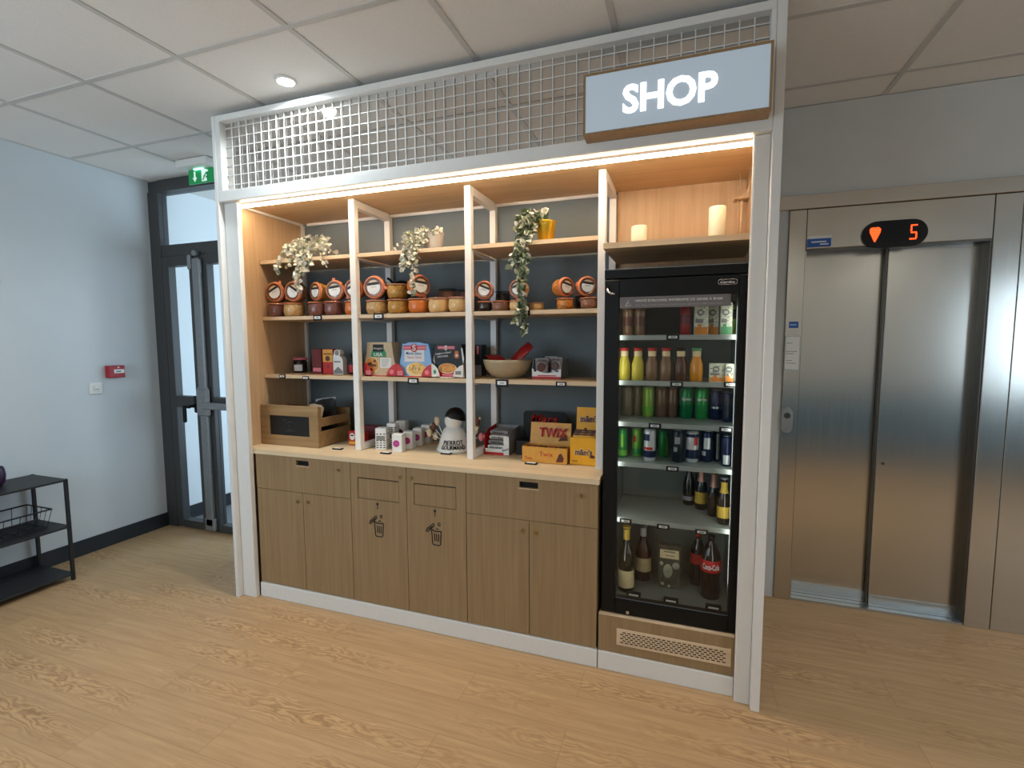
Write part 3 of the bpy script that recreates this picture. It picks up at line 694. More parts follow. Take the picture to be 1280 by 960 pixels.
# ================================================================== GOODS ON THE SHELVES
def local(name, label, cat, group=None):
    return thing(name, label, cat, (0, 0, 0), 0, group)
JARS = 'glass preserve jars on the jar shelf'
def jar_proto(fill, level=.061, R=.053, H=.082, gask='orange', lidm='jarglass', lab=True, tab=True, ta=0):
    """standing jar, base at the origin, axis up"""
    t = local('glass_jar', 'x', 'jar', JARS)
    k = R/.053; hh = H/.082
    pr = [(.038*k, 0), (.046*k, .003*hh), (.052*k, .018*hh), (.053*k, .032*hh), (.051*k, .050*hh), (.048*k, .062*hh), (.047*k, .064*hh)]
    q_ = 1.0 if lab else 1.14
    pr = [(r, z*q_) for r, z in pr]
    b = B(); b.lathe(pr, 'jarglass', 26); b.obj('body', t)
    b = B(); lv = level*hh*q_; ip = [(r-.003, z+.0025) for r, z in pr if z+.0025 < lv]
    ip.append((ip[-1][0]*.99, lv)); b.lathe(ip, fill, 26); b.obj('filling', t)
    b = B(); b.lathe([(.046*k, .0645*hh), (.050*k, .065*hh), (.050*k, .074*hh), (.046*k, .080*hh), (.040*k, .078*hh), (.038*k, .075*hh)] if lab else [(.046*k, .0735*hh), (.050*k, .0745*hh), (.050*k, .078*hh), (.047*k, .0805*hh)], 'lidin' if lab else 'jarglass', 26); b.obj('lid', t)
    b = B(); b.torus(.0515*k if lab else .0495*k, .0042*k if lab else .0026*k, gask, z=(.0655 if lab else .0755)*hh, seg=30)
    if lab: b.torus(.0475*k, .0055*k, gask, z=.0735*hh, seg=30)
    if tab: b.box(.050*k, -.009, (.063 if lab else .0735)*hh, .067*k, .009, (.067 if lab else .0765)*hh, gask, .002, mx=Matrix.Rotation(Q(ta), 4, 'Z'))
    b.obj('gasket', t)
    if lab:
        b = B(); r = .034*k; z0 = .0752*hh; z1 = z0+.0012
        seg = [(-r*math.cos(a), -r*math.sin(a)) for a in [PI*j/16 for j in range(17)]]   # lower half (towards -y)
        c0 = .35*r
        def arc(y0, y1):
            P = []
            for j in range(9):
                y = y0+(y1-y0)*j/8; P.append((math.sqrt(max(0, r*r-y*y)), y))
            for j in range(9):
                y = y1+(y0-y1)*j/8; P.append((-math.sqrt(max(0, r*r-y*y)), y))
            return P
        b.prism(arc(-r*.999, .30*r), z0, z1, 'paper', 'xy'); b.prism(arc(.30*r, .68*r), z0, z1, 'ink', 'xy'); b.prism(arc(.68*r, .97*r), z0, z1, 'kraft', 'xy')
        for yy, w in ((.1, .42), (-.02, .5)): b.box(-r*w, yy*r-.0007, z1, r*w, yy*r+.0007, z1+.0002, 'greyink')
        b.obj('label', t)
    return t
PROTO = {}
def put_jar(key, loc, label, lying=None, **kw):
    """lying = (yaw, roll): on its side with the lid to the front"""
    if lying:
        yaw, roll = lying
        loc = (loc[0]-math.sin(Q(yaw))*.082, loc[1]+math.cos(Q(yaw))*.082, loc[2])       # loc = centre of the lid
        rot = (Matrix.Rotation(Q(yaw), 4, 'Z') @ Matrix.Rotation(PI/2, 4, 'X') @ Matrix.Rotation(Q(roll), 4, 'Z')).to_euler()
    else: rot = Euler((0, 0, Q(kw.pop('turn', 0))))
    kk = (key, tuple(sorted(kw.items())))
    if kk not in PROTO:
        r = jar_proto(key, **kw); r.location = loc; r.rotation_euler = rot; r['label'] = label; PROTO[kk] = r
        return r
    return dup(PROTO[kk], loc, label, rot)
ZJ = SHZ[1]+.0012
st = lambda: random.uniform(-70, 70)
E2 = dict(lab=False)
# standing row
def tt_(): return random.choice((90, 270))+random.uniform(-12, 12)
row = [('terrine', -.699, .055, 'jar of dark terrine standing at the far left of the jar shelf'), ('cassoulet', -.578, .060, 'jar of pale beans standing second from the left panel'),
 ('terrine', -.402, .053, 'jar of dark terrine standing third from the left panel'), ('terrine', -.289, .053, 'jar of reddish terrine under the upright-labelled jar in the left bay')]
for f, x, r, l in row: put_jar(f, (x, .205+r+.004, ZJ), l, turn=tt_(), R=r, **E2)
put_jar('carrot', (-.166, .275, ZJ), 'jar with orange filling standing half behind the first white upright', turn=tt_(), R=.048, **E2)
put_jar('pate', (-.49, .40, ZJ), 'small jar seen in the back gap of the left bay', turn=20, R=.045, H=.07, **E2)
put_jar('darkjar', (-.115, .42, ZJ), 'dark jar just right of the first white upright, set back', turn=90, R=.040, **E2) if False else None
for f, x, r, l in [('cassoulet', -.004, .061, 'jar of pale beans under the big labelled jar in the middle bay'), ('curry', .133, .060, 'jar of yellow curry at the bottom of the two-jar stack'),
 ('carrot', .258, .057, 'jar of orange filling under the hanging vine tip'), ('cream', .378, .057, 'jar of cream filling standing right of the orange one'), ('cream', .494, .054, 'jar of cream filling standing next to the middle white upright')]:
    put_jar(f, (x, .205+r+.004, ZJ), l, turn=tt_(), R=r, H=.080, gask='pinkrubber', **E2)
for f, x, h, l in [('darkjar', .630, .052, 'low jar of dark filling at the left end of the right bay'), ('pate', .729, .052, 'low jar of reddish filling with an orange rim beside it'),
 ('cream', .820, .052, 'low jar of cream filling beneath the vine in the right bay'), ('food', 1.060, .054, 'low jar of amber filling standing alone in the right bay'), ('pate', 1.176, .054, 'low jar of pinkish filling nearest the cooler')]:
    put_jar(f, (x if x > .66 else .645, .257, ZJ), l, turn=tt_(), R=(.042 if x < .73 else .044) if x > .66 else .038, H=h, **E2)
put_jar('cream', (.890, .35, ZJ), 'low jar at the back right of the vine', turn=90, R=.04, H=.045, gask='pinkrubber', **E2)
put_jar('darkjar', (1.122, .36, ZJ), 'dark jar standing back between the two right-hand pairs', turn=90, R=.04, H=.08, **E2)
# lying / second layer
for f, x, r, yaw, roll, ta, l in [('terrine', -.690, .058, 7, 28, 32, 'jar on its side, white label tilted up to the right, at the left end'), ('pate', -.556, .057, 1, -32, 244, 'jar on its side, label tilted down to the right, second from the left panel'),
 ('curry', -.396, .052, -17, 0, 200, 'jar on its side turned away to the left, narrow label'), ('terrine', -.260, .054, 8, 8, 90, 'jar on its side with nearly level label, beside the first white upright'), ('carrot', -.134, .055, 6, 27, 200, 'jar on its side half hidden behind the first white upright')]:
    put_jar(f, (x, .232, ZJ+.0832+r*1.075), l, (yaw, roll), R=r, ta=ta)
put_jar('pate', (.004, .225, ZJ+.0810+.060*1.075), 'large jar on its side with level label in the middle bay', (6, 6), R=.060, ta=-10)
put_jar('curry', (.130, .269, ZJ+.0817), 'jar of yellow curry on top of the two-jar stack', turn=100, R=.058, H=.080, gask='pinkrubber', lab=False)
put_jar('carrot', (.290, .245, ZJ+.0836+.056*1.085), 'orange jar on its side behind the hanging vine tip, round label', (58, -6), R=.056, ta=-60)
for f, x, yaw, roll, ta, l in [('terrine', .651, 11, -22, 227, 'jar on its side, label tilted down to the right, right of the middle upright'), ('cream', .829, 0, 17, 250, 'jar on its side partly covered by the green vine'),
 ('food', 1.075, 52, -14, -16, 'jar on its side turned to the right, in the right bay'), ('carrot', 1.172, 26, -8, 178, 'jar on its side next to the cooler with bright label')]:
    put_jar(f, (x, .226 if yaw < 20 else .24, ZJ+.0580+.0445*1.085), l, (yaw, roll), R=.0445, ta=ta)
put_jar('darkjar', (.70, .37, ZJ+.0001), 'tall dark jar standing behind the reddish low jar', turn=90, R=.042, H=.115, lab=False, tab=False, gask='black')
put_jar('pate', (.345, .44, ZJ), 'brown jar seen over the cream jars at the back of the middle bay', turn=0, R=.054, H=.15, lab=False, tab=False, gask='black')
put_jar('terrine', (.45, .44, ZJ), 'brown jar at the back against the middle upright', turn=0, R=.04, H=.14, lab=False, tab=False, gask='black')
t = thing('serving_pan', 'round black pan leaning at the back of the middle bay jars', 'pan', (.0, .47, ZJ))
b = B(); mx = Matrix.Translation((.02, .485, ZJ+.105)) @ Matrix.Rotation(Q(78), 4, 'X'); b.lathe([(.085, 0), (.100, .004), (.102, .024), (.098, .024), (.094, .006)], 'black', 30, mx); b.obj('dish', t)
b = B(); b.tube([(-.03, .48, ZJ+.19), (-.05, .475, ZJ+.215), (-.066, .47, ZJ+.225)], .007, 'black'); b.obj('handle', t)

# ---------------- plants
def leafmesh(b, p, d, size, m, roll=None):
    d = Vector(d).normalized(); up = Vector((random.uniform(-1, 1), random.uniform(-1, 1), random.uniform(-.2, 1))).normalized()
    s = d.cross(up)
    if s.length < .05: s = Vector((1, 0, 0))
    s.normalize(); n = s.cross(d).normalized()
    p = Vector(p); L_, W = size, size*.48
    pts = [p, p+d*L_*.35+s*W+n*W*.35, p+d*L_*.75+s*W*.7+n*W*.2, p+d*L_-n*W*.3, p+d*L_*.75-s*W*.7+n*W*.2, p+d*L_*.35-s*W+n*W*.35, p+d*L_*.4, p+d*L_*.75]
    for q in pts:
        if q.y > .2035 and q.z < ZT+.002:
            if q.z > ZT-.014: q.z = ZT+.003+.004*random.random()
            else: q.y = .2030
    vs = [b.bm.verts.new(q) for q in pts]; i = b.mi(m)
    for q in ((0, 1, 6), (0, 6, 5), (1, 2, 7, 6), (6, 7, 4, 5), (2, 3, 7), (7, 3, 4)):
        f = b.bm.faces.new([vs[k] for k in q]); f.material_index = i; f.smooth = True
def strand(bl, bs, pts, n, size, mats, spread=.012):
    n = int(n*1.5)
    pts = [Vector(p) for p in pts]
    q = [pts[0]]
    for p in pts[1:]:
        if q[-1].z > ZT and p.z < ZT:
            f = .5; q.append(Vector((q[-1].x*.5+p.x*.5, .197, ZT+.010))); q.append(Vector((q[-1].x*.6+p.x*.4, .194, ZT-.022)))
            if p.z > ZT-.03: p = Vector((p.x, min(p.y, .193), ZT-.035))
        q.append(p)
    pts = q; bs.tube(pts, .0016, 'stem', 5)
    seg = [(a, c) for a, c in zip(pts, pts[1:])]; tot = sum((c-a).length for a, c in seg)
    for k in range(n):
        u = (k+random.random())/n*tot
        for a, c in seg:
            l = (c-a).length
            if u <= l or (a, c) == seg[-1]: p = a+(c-a)*min(1, u/l); dr = (c-a).normalized(); break
            u -= l
        d = Vector((random.uniform(-1, 1), random.uniform(-1, .5), random.uniform(-.6, .55)))+dr*.35
        leafmesh(bl, p+Vector((random.uniform(-1, 1), random.uniform(-1, 1), random.uniform(-1, 1)))*spread*.3, d, size*random.uniform(.7, 1.15), random.choice(mats))
def tuft(bl, c, rx, ry, rz, n, size, mats):
    n = int(n*1.5)
    for k in range(n):
        a = random.uniform(0, 2*PI); r = math.sqrt(random.random()); z = random.uniform(-.4, 1)
        q = Vector((c[0]+rx*r*math.cos(a), c[1]+ry*r*math.sin(a), c[2]+rz*z*(1-.4*r)))
        leafmesh(bl, q, (math.cos(a)*.8, math.sin(a)*.8-.3, random.uniform(-.4, .8)), size*random.uniform(.7, 1.2), random.choice(mats))
ZT = SHZ[0]+.001
PL = 'trailing plants on the top shelf'
pale = ['leafpale', 'leafpale', 'leafpale', 'leafsage']
t = thing('trailing_plant', 'pale variegated plant in a white pot trailing from the top shelf of the left bay', 'plant', (-.44, .30, ZT), 0, PL)
b = B(); b.lathe([(.044, ZT), (.05, ZT+.003), (.062, ZT+.095), (.064, ZT+.10), (.060, ZT+.10), (.054, ZT+.085)], 'ceramic', 26, cx=-.446, cy=.325); b.obj('pot', t)
bl, bs = B(), B()
tuft(bl, (-.44, .31, ZT+.095), .075, .06, .05, 60, .026, pale); tuft(bl, (-.49, .235, ZT+.048), .10, .025, .05, 80, .026, pale); tuft(bl, (-.35, .25, ZT+.048), .05, .04, .045, 26, .027, pale)
o_ = (-.446, .30, ZT+.095)
for pts, n in (([o_, (-.50, .24, ZT+.06), (-.585, .199, ZT+.010), (-.612, .195, ZT-.085)], 34), ([o_, (-.49, .23, ZT+.04), (-.53, .195, ZT-.03), (-.54, .19, ZT-.06)], 24),
   ([o_, (-.44, .22, ZT+.03), (-.475, .19, ZT-.05), (-.468, .185, ZT-.17)], 50), ([o_, (-.42, .22, ZT+.03), (-.44, .19, ZT-.06), (-.44, .185, ZT-.11)], 26),
   ([o_, (-.38, .22, ZT+.03), (-.385, .19, ZT-.04), (-.39, .185, ZT-.075)], 18), ([o_, (-.33, .24, ZT+.05), (-.28, .195, ZT+.0), (-.265, .19, ZT-.05)], 16),
   ([o_, (-.36, .26, ZT+.08), (-.27, .24, ZT+.025), (-.21, .23, ZT+.016)], 18), ([o_, (-.55, .27, ZT+.11), (-.60, .26, ZT+.085)], 18), ([o_, (-.43, .21, ZT+.02), (-.46, .18, ZT-.12), (-.445, .178, ZT-.20)], 22)):
    strand(bl, bs, pts, n, .027, pale)
bl.obj('foliage', t); bs.obj('stems', t)
t = thing('trailing_plant', 'pale variegated plant in a white pot trailing from the top shelf of the middle bay', 'plant', (.32, .30, ZT), 0, PL)
b = B(); b.lathe([(.040, ZT), (.046, ZT+.003), (.056, ZT+.085), (.058, ZT+.09), (.054, ZT+.09), (.05, ZT+.075)], 'ceramic', 26, cx=.325, cy=.32); b.obj('pot', t)
bl, bs = B(), B(); o_ = (.318, .30, ZT+.085)
tuft(bl, (.315, .30, ZT+.085), .055, .05, .045, 46, .027, pale); tuft(bl, (.255, .24, ZT+.05), .05, .025, .05, 48, .027, pale)
for pts, n in (([o_, (.30, .25, ZT+.06), (.235, .20, ZT+.01), (.215, .19, ZT-.10)], 46), ([o_, (.30, .24, ZT+.05), (.26, .195, ZT-.04), (.245, .185, ZT-.09)], 28),
   ([o_, (.31, .23, ZT+.04), (.285, .19, ZT-.06), (.277, .182, ZT-.16), (.272, .18, ZT-.235)], 46), ([o_, (.21, .26, ZT+.05), (.12, .235, ZT+.016)], 14)):
    strand(bl, bs, pts, n, .026, pale)
bl.obj('foliage', t); bs.obj('stems', t)
green = ['leafgreen', 'leafgreen', 'leafsage', 'leafsage', 'leafpale']
t = thing('trailing_plant', 'green ivy in a shiny gold pot, its vine hanging past two shelves', 'plant', (.945, .31, ZT), 0, PL)
b = B(); b.lathe([(.036, ZT), (.0385, ZT+.002), (.049, ZT+.098), (.0505, ZT+.102), (.047, ZT+.102), (.045, ZT+.088)], 'gold', 28, cx=.952, cy=.30); b.obj('pot', t)
bl, bs = B(), B(); o_ = (.935, .295, ZT+.09)
tuft(bl, (.900, .285, ZT+.105), .05, .04, .06, 74, .032, green); tuft(bl, (.868, .23, ZT+.06), .035, .022, .08, 48, .032, green)
for pts, n in (([o_, (.89, .25, ZT+.12), (.86, .205, ZT+.03), (.845, .19, ZT-.09), (.86, .185, ZT-.18), (.868, .18, ZT-.30), (.872, .18, ZT-.36), (.884, .178, ZT-.44)], 150),
   ([o_, (.90, .24, ZT+.08), (.84, .195, ZT-.02), (.815, .185, ZT-.12)], 40), ([o_, (.90, .23, ZT+.06), (.875, .19, ZT-.06), (.895, .185, ZT-.15)], 44), ([(.86, .19, ZT-.1), (.87, .18, ZT-.25)], 26), ([(.868, .18, ZT-.30), (.835, .178, ZT-.39)], 16)):
    strand(bl, bs, pts, n, .030, green)
bl.obj('foliage', t); bs.obj('stems', t)

# ---------------- candles above the cooler
for x, h, l in ((1.400, .088, 'short cream pillar candle on the shelf above the cooler'), (1.722, .142, 'tall cream pillar candle on the shelf above the cooler')):
    t = thing('pillar_candle', l, 'candle', (x, .235, 1.8805), 0, 'pillar candles')
    b = B(); z = 1.8805; b.lathe([(.033, z), (.035, z+.003), (.035, z+h-.006), (.033, z+h), (.026, z+h-.006), (.010, z+h-.010)], 'wax', 26, cx=x, cy=.235); b.obj('body', t)
    b = B(); b.cyl((x, .235, z+h-.012), (x+.001, .235, z+h+.002), .0012, 'ink', 6); b.obj('wick', t)

# ---------------- price tags
def tag(x, y, z, label, w=.058, h=.030, name='price_tag'):
    t = thing(name, label, 'price tag', (x, y, z), 0, 'shelf price tags')
    b = B(); b.box(x-w/2, y-.004, z-h/2, x+w/2, y, z+h/2, 'black', .0015); b.obj('holder', t)
    b = B(); b.box(x-w*.34, y-.0048, z-h*.22, x+w*.34, y-.004, z+h*.26, 'paper'); b.box(x-w*.16, y-.0051, z-.002, x+w*.2, y-.0048, z+.003, 'greyink'); b.obj('card', t)
for x, z, l, w, h in ((-.352, 1.598, 'price tag on the jar shelf of the left bay', .060, .030), (.050, 1.597, 'price tag on the jar shelf below the large labelled jar', .064, .034), (.866, 1.600, 'price tag on the jar shelf behind the hanging vine', .070, .036),
   (-.622, 1.262, 'leftmost price tag on the lower shelf, near the left panel', .046, .024), (-.452, 1.256, 'slanted price tag below the red-lidded jam jar', .046, .022), (.254, 1.254, 'price tag under the blue ready meal', .066, .034), (.755, 1.255, 'price tag under the stoneware bowl', .068, .038), (1.055, 1.257, 'price tag under the biscuit display box', .052, .024)):
    tag(x, .2042, z, l, w, h)
def flat_tag(x, y, l, rz=0):
    t = thing('counter_price_tag', l, 'price tag', (x, y, .8605), Q(rz), 'price tags lying on the worktop')
    b = B(); b.box(-.03, -.014, 0, .03, .014, .007, 'black', .002); b.obj('holder', t, False)
    b = B(); b.box(-.022, -.009, .007, .022, .009, .008, 'paper'); b.obj('card', t, False)
flat_tag(-.222, .175, 'price tag lying on the worktop right of the crate'); flat_tag(.096, .170, 'price tag lying in front of the magenta-dot cartons', -4); flat_tag(.412, .262, 'price tag lying in front of the lollipop stand'); flat_tag(.907, .198, 'price tag lying in front of the caramel bar box')

# ---------------- lower shelf, left bay
ZL = SHZ[2]+.0012
t = thing('jam_jar', 'dark jam jar with red and white lid and white label', 'jar', (-.685, .42, ZL))
b = B(); b.lathe([(.038, ZL), (.041, ZL+.004), (.041, ZL+.066), (.036, ZL+.074), (.036, ZL+.078)], 'darkjar', 24, cx=-.687, cy=.42); b.obj('body', t)
b = B(); b.lathe([(.042, ZL+.0781), (.043, ZL+.080), (.043, ZL+.090), (.040, ZL+.093)], 'pink', 24, cx=-.687, cy=.42); b.obj('lid', t)
b = B()
for k in range(9):
    a0 = Q(-90-40+80*k/9+18); a1 = Q(-90-40+80*(k+1)/9+18)
    b.prism([(-.687+.0412*math.cos(a0), .42+.0412*math.sin(a0)), (-.687+.0412*math.cos(a1), .42+.0412*math.sin(a1)), (-.687+.0418*math.cos(a1), .42+.0418*math.sin(a1)), (-.687+.0418*math.cos(a0), .42+.0418*math.sin(a0))], ZL+.010, ZL+.050, 'paper', 'xy')
b.obj('label', t)
def pack(name, label, x0, x1, y0, y1, h, m, z=ZL, group=None, cat='box', deco=None, rz=0):
    t = thing(name, label, cat, ((x0+x1)/2, (y0+y1)/2, z), 0, group)
    b = B(); b.box(x0, y0, z, x1, y1, z+h, m, .0015); p = b.obj('carton', t)
    if deco:
        b = B(); deco(b, x0, x1, y0, z, h); b.obj('print', t)
    return t
def d1(b, x0, x1, y, z, h): b.box(x0+.006, y-.0006, z+.012, x1-.006, y, z+.035, 'pink'); b.box(x0+.004, y-.0006, z+.036, x1-.004, y, z+.039, 'ink')
def d2(b, x0, x1, y, z, h):
    b.box(x0+.001, y-.0006, z+h*.48, x1-.001, y, z+h*.98, 'goldcard'); b.box(x0+.006, y-.001, z+h*.78, x1-.006, y-.0006, z+h*.82, 'brown')
    b.lathe([(.016, 0), (.016, .0008)], 'brown', 18, at((x0+x1)/2, y-.0006, z+h*.62)); b.ball(((x0+x1)/2, y+.012, z+h*.3), .02, 'brown', (.9, .7, 1))
pack('biscuit_box', 'dark red narrow box beside the jam jar', -.528, -.458, .345, .40, .148, 'darkred', deco=d1, group='narrow boxes on the lower left shelf')
pack('biscuit_box', 'red and gold narrow box between the dark red one and the white bottle', -.432, -.358, .325, .38, .148, 'red', deco=d2, group='narrow boxes on the lower left shelf')
t = thing('sachet_bottle', 'white rounded bottle-shaped pack with a grey diamond', 'bottle', (-.31, .32, ZL))
b = B(); b.prism([(-0.344, ZL), (-0.276, ZL), (-0.276, ZL+.088), (-0.288, ZL+.104), (-0.302, ZL+.108), (-0.292, ZL+.122), (-0.296, ZL+.138), (-0.314, ZL+.146), (-0.332, ZL+.14), (-0.338, ZL+.12), (-0.344, ZL+.105)], .310, .345, 'paper'); b.obj('body', t)
b = B(); b.prism([(-0.341, ZL+.02), (-0.310, ZL+.045), (-0.279, ZL+.02), (-0.279, ZL+.004), (-0.341, ZL+.004)], .3092, .3098, 'greyink'); b.box(-0.338, .3092, ZL+.070, -.292, .3098, ZL+.078, 'greyink'); b.lathe([(.015, 0), (.015, .0008)], 'greyink', 16, at(-0.316, .3099, ZL+.126)); b.obj('print', t)
def small_bottle(x, y, z, l):
    t = thing('sauce_bottle', l, 'bottle', (x, y, z))
    b = B(); b.lathe([(.020, z), (.022, z+.003), (.022, z+.06), (.010, z+.085), (.009, z+.11)], 'darkjar', 18, cx=x, cy=y); b.obj('body', t)
    b = B(); b.lathe([(.0225, z+.012), (.0225, z+.055)], 'red', 18, cx=x, cy=y, cap=False); b.obj('label', t)
    b = B(); b.lathe([(.011, z+.1101), (.011, z+.124)], 'black', 14, cx=x, cy=y); b.obj('cap', t)
small_bottle(-.236, .345, ZL, 'small dark bottle with red label left of the first white upright'); small_bottle(-.262, .42, ZL, 'small dark bottle standing behind the red-labelled bottle')

# ---------------- ready meals
def sleeve(name, label, poly, y0, y1, m, group):
    xs = [p[0] for p in poly]
    t = thing(name, label, 'ready meal', ((min(xs)+max(xs))/2, (y0+y1)/2, ZL), 0, group)
    b = B(); b.prism([(p[0], ZL+p[1]) for p in poly], y0, y1, m); b.obj('carton', t)
    return t
RM = 'ready meals on the lower shelf'
def disc(b, x, y, z, r, m, sx=1, d=.0008, seg=24):
    b.lathe([(r, 0), (r, d)], m, seg, at(x, y, z) @ Matrix.Diagonal((1, sx, 1, 1)))
def bumps(b, x, y, z, rx, rz, m, n=14):
    for k in range(n):
        a = random.uniform(0, 2*PI); r = math.sqrt(random.random())
        disc(b, x+rx*r*math.cos(a), y-.0002*k/n, z+rz*r*math.sin(a), random.uniform(.006, .010), m, random.uniform(.6, 1), .0006, 10)
SHIFT = Vector((-.024, 0, 0))
t = sleeve('ready_meal', 'kraft brown ready meal with a green banner, leftmost of the meal packs', [(-.062, 0), (.128, 0), (.132, .06), (.120, .12), (.112, .187), (-.046, .187), (-.05, .13), (-.064, .09)], .262, .345, 'kraft', RM)
y = .262
b = B(); b.box(-.008, y-.0016, ZL+.135, .060, y-.0002, ZL+.175, 'ink'); b.text('Menguy\'s', 'paper', at(.026, y-.0016, ZL+.152), w=.056, h=.014, depth=.0004, bold=.01)
b.prism([(-.024, ZL+.105), (.078, ZL+.105), (.076, ZL+.128), (.066, ZL+.146), (.06, ZL+.15), (-.008, ZL+.15), (-.02, ZL+.13)], y-.0012, y-.0001, 'green'); b.text('USA', 'paper', at(.026, y-.0012, ZL+.119), w=.056, h=.018, depth=.0004, bold=.03); b.obj('banner', t)
b = B(); disc(b, -.016, y, ZL+.062, .045, 'plate', 1.0); disc(b, -.016, y-.0006, ZL+.062, .039, 'food', 1.0); bumps(b, -.016, y-.0014, ZL+.062, .03, .03, 'goldcard'); bumps(b, -.016, y-.0017, ZL+.062, .03, .03, 'brown', 7); b.obj('plate_photo', t)
b = B(); b.box(.036, y-.0008, ZL+.045, .108, y, ZL+.100, 'paper')
for k, w in enumerate((.05, .045, .038, .03)): b.box(.046, y-.0011, ZL+.088-k*.0115, .046+w, y-.0008, ZL+.091-k*.0115, 'greyink')
b.obj('text_panel', t)
SHIFT = Vector((-.029, 0, 0))
t = sleeve('ready_meal', 'light blue ready meal with a red S banner, between the two other meal packs', [(.168, 0), (.360, 0), (.362, .075), (.352, .14), (.342, .178), (.325, .178), (.29, .186), (.222, .186), (.205, .178), (.186, .178), (.180, .13), (.166, .075)], .262, .345, 'skyblue', RM)
b = B(); b.box(.198, y-.0008, ZL+.082, .318, y, ZL+.150, 'paper')
b.text('Merlu blanc', 'blue', at(.256, y-.0008, ZL+.127), w=.096, h=.017, depth=.0004, bold=.01); b.text('Sauce Citron', 'red', at(.258, y-.0008, ZL+.106), w=.086, h=.013, depth=.0004); b.obj('title_panel', t)
b = B(); b.box(.190, y-.0014, ZL+.145, .330, y-.0001, ZL+.169, 'red'); b.box(.190, y-.0017, ZL+.150, .330, y-.0014, ZL+.164, 'pink'); disc(b, .258, y-.0012, ZL+.156, .021, 'red', 1.1); b.text('S', 'paper', at(.258, y-.002, ZL+.157), h=.034, w=.022, depth=.0006, bold=.03); b.obj('banner', t)
b = B(); disc(b, .266, y, ZL+.038, .062, 'plate', .62); disc(b, .272, y-.0006, ZL+.045, .05, 'foodyellow', .66); bumps(b, .272, y-.0014, ZL+.048, .036, .02, 'curry', 12); bumps(b, .272, y-.0017, ZL+.045, .036, .02, 'cream', 10); b.obj('plate_photo', t)
SHIFT = Vector((-.033, 0, 0))
t = sleeve('ready_meal', 'black ready meal with a red bowl picture, against the middle white upright', [(.372, 0), (.560, 0), (.562, .075), (.552, .14), (.540, .174), (.388, .174), (.378, .13), (.366, .075)], .262, .345, 'navycard', RM)
b = B(); b.box(.402, y-.0014, ZL+.146, .505, y-.0001, ZL+.168, 'darkred'); b.box(.404, y-.0017, ZL+.151, .503, y-.0014, ZL+.164, 'pink'); b.text('S', 'paper', at(.452, y-.0017, ZL+.156), h=.026, w=.016, depth=.0006, bold=.03); b.obj('banner', t)
b = B(); m_ = at(.436, y, ZL+.128) @ Matrix.Rotation(Q(7), 4, 'Z'); b.text('Lasagnes au Boeuf', 'paper', m_, w=.092, h=.014, depth=.0006, bold=.01); b.text('sauce tomate', 'paper', at(.432, y, ZL+.112) @ Matrix.Rotation(Q(5), 4, 'Z'), w=.062, h=.010, depth=.0006, bold=.01); b.prism([(.500, ZL+.108), (.528, ZL+.108), (.522, ZL+.14), (.505, ZL+.14)], y-.0008, y, 'carrot'); disc(b, .514, y, ZL+.115, .014, 'carrot', 1, .0012); disc(b, .514, y-.0012, ZL+.117, .006, 'paper', 1, .0008); b.prism([(.540, ZL+.155), (.546, ZL+.155), (.556, ZL+.10), (.550, ZL+.07), (.546, ZL+.10)], y-.0008, y, 'paper'); b.prism([(.384, ZL+.12), (.378, ZL+.09), (.386, ZL+.07), (.382, ZL+.095)], y-.0008, y, 'paper'); b.obj('lettering', t)
b = B(); b.prism([(.412, ZL+.002), (.508, ZL+.002), (.512, ZL+.03), (.408, ZL+.03)], y-.0016, y-.0001, 'red'); disc(b, .460, y-.0010, ZL+.048, .054, 'plate', .5); disc(b, .460, y-.0016, ZL+.050, .048, 'food', .5); bumps(b, .46, y-.0024, ZL+.050, .036, .016, 'goldcard', 14); b.box(.428, y-.002, ZL+.010, .49, y-.0016, ZL+.018, 'pink'); b.obj('bowl_photo', t)
SHIFT = Vector((0, 0, 0))
# cardboard shelf trays in front of the packs: low curved lips
def tray(name, label, x0, x1, m, y0=.240):
    t = thing(name, label, 'display tray', ((x0+x1)/2, .30, ZL), 0, 'cardboard meal trays')
    b = B()
    def lip(a, c):
        P = [(a, ZL), (c, ZL)]
        for k in range(9):
            f = k/8; P.append((c+(a-c)*f, ZL+.026+.044*math.sin(PI*.5*(1-f)) if c > a else 0))
        return P
    wl = .048
    b.prism([(x0, ZL), (x0+wl, ZL), (x0+wl*.95, ZL+.022), (x0+wl*.75, ZL+.048), (x0+wl*.4, ZL+.066), (x0, ZL+.073)], y0, y0+.0015, m)
    wr = .06
    b.prism([(x1-wr, ZL), (x1, ZL), (x1, ZL+.070), (x1-wr*.35, ZL+.062), (x1-wr*.72, ZL+.042), (x1-wr*.95, ZL+.018)], y0, y0+.0015, m)
    b.box(x0, y0+.0016, ZL, x0+.0015, y0+.018, ZL+.073, m); b.box(x1-.0015, y0+.0016, ZL, x1, y0+.018, ZL+.070, m)
    b.box(x0, y0, ZL, x1, y0+.0014, ZL+.005, m)
    b.obj('card', t)
    b = B()
    if m == 'red':
        b.box(x0+.008, y0-.0008, ZL+.008, x0+.040, y0, ZL+.032, 'pink'); b.box(x0+.018, y0-.0011, ZL+.017, x0+.034, y0-.0008, ZL+.023, 'greyink')
        disc(b, x1-.026, y0, ZL+.026, .014, 'pink', 1, .0008, 6)
    else:
        disc(b, x0+.020, y0, ZL+.03, .008, 'green', 1.4); b.box(x1-.044, y0-.0008, ZL+.018, x1-.012, y0, ZL+.036, 'greyink')
    b.obj('print', t)
tray('meal_tray', 'red card tray in front of the kraft ready meal', -.077, .125, 'red'); tray('meal_tray', 'red card tray in front of the light blue ready meal', .127, .341, 'red'); tray('meal_tray', 'white card tray in front of the black ready meal', .343, .527, 'paper')
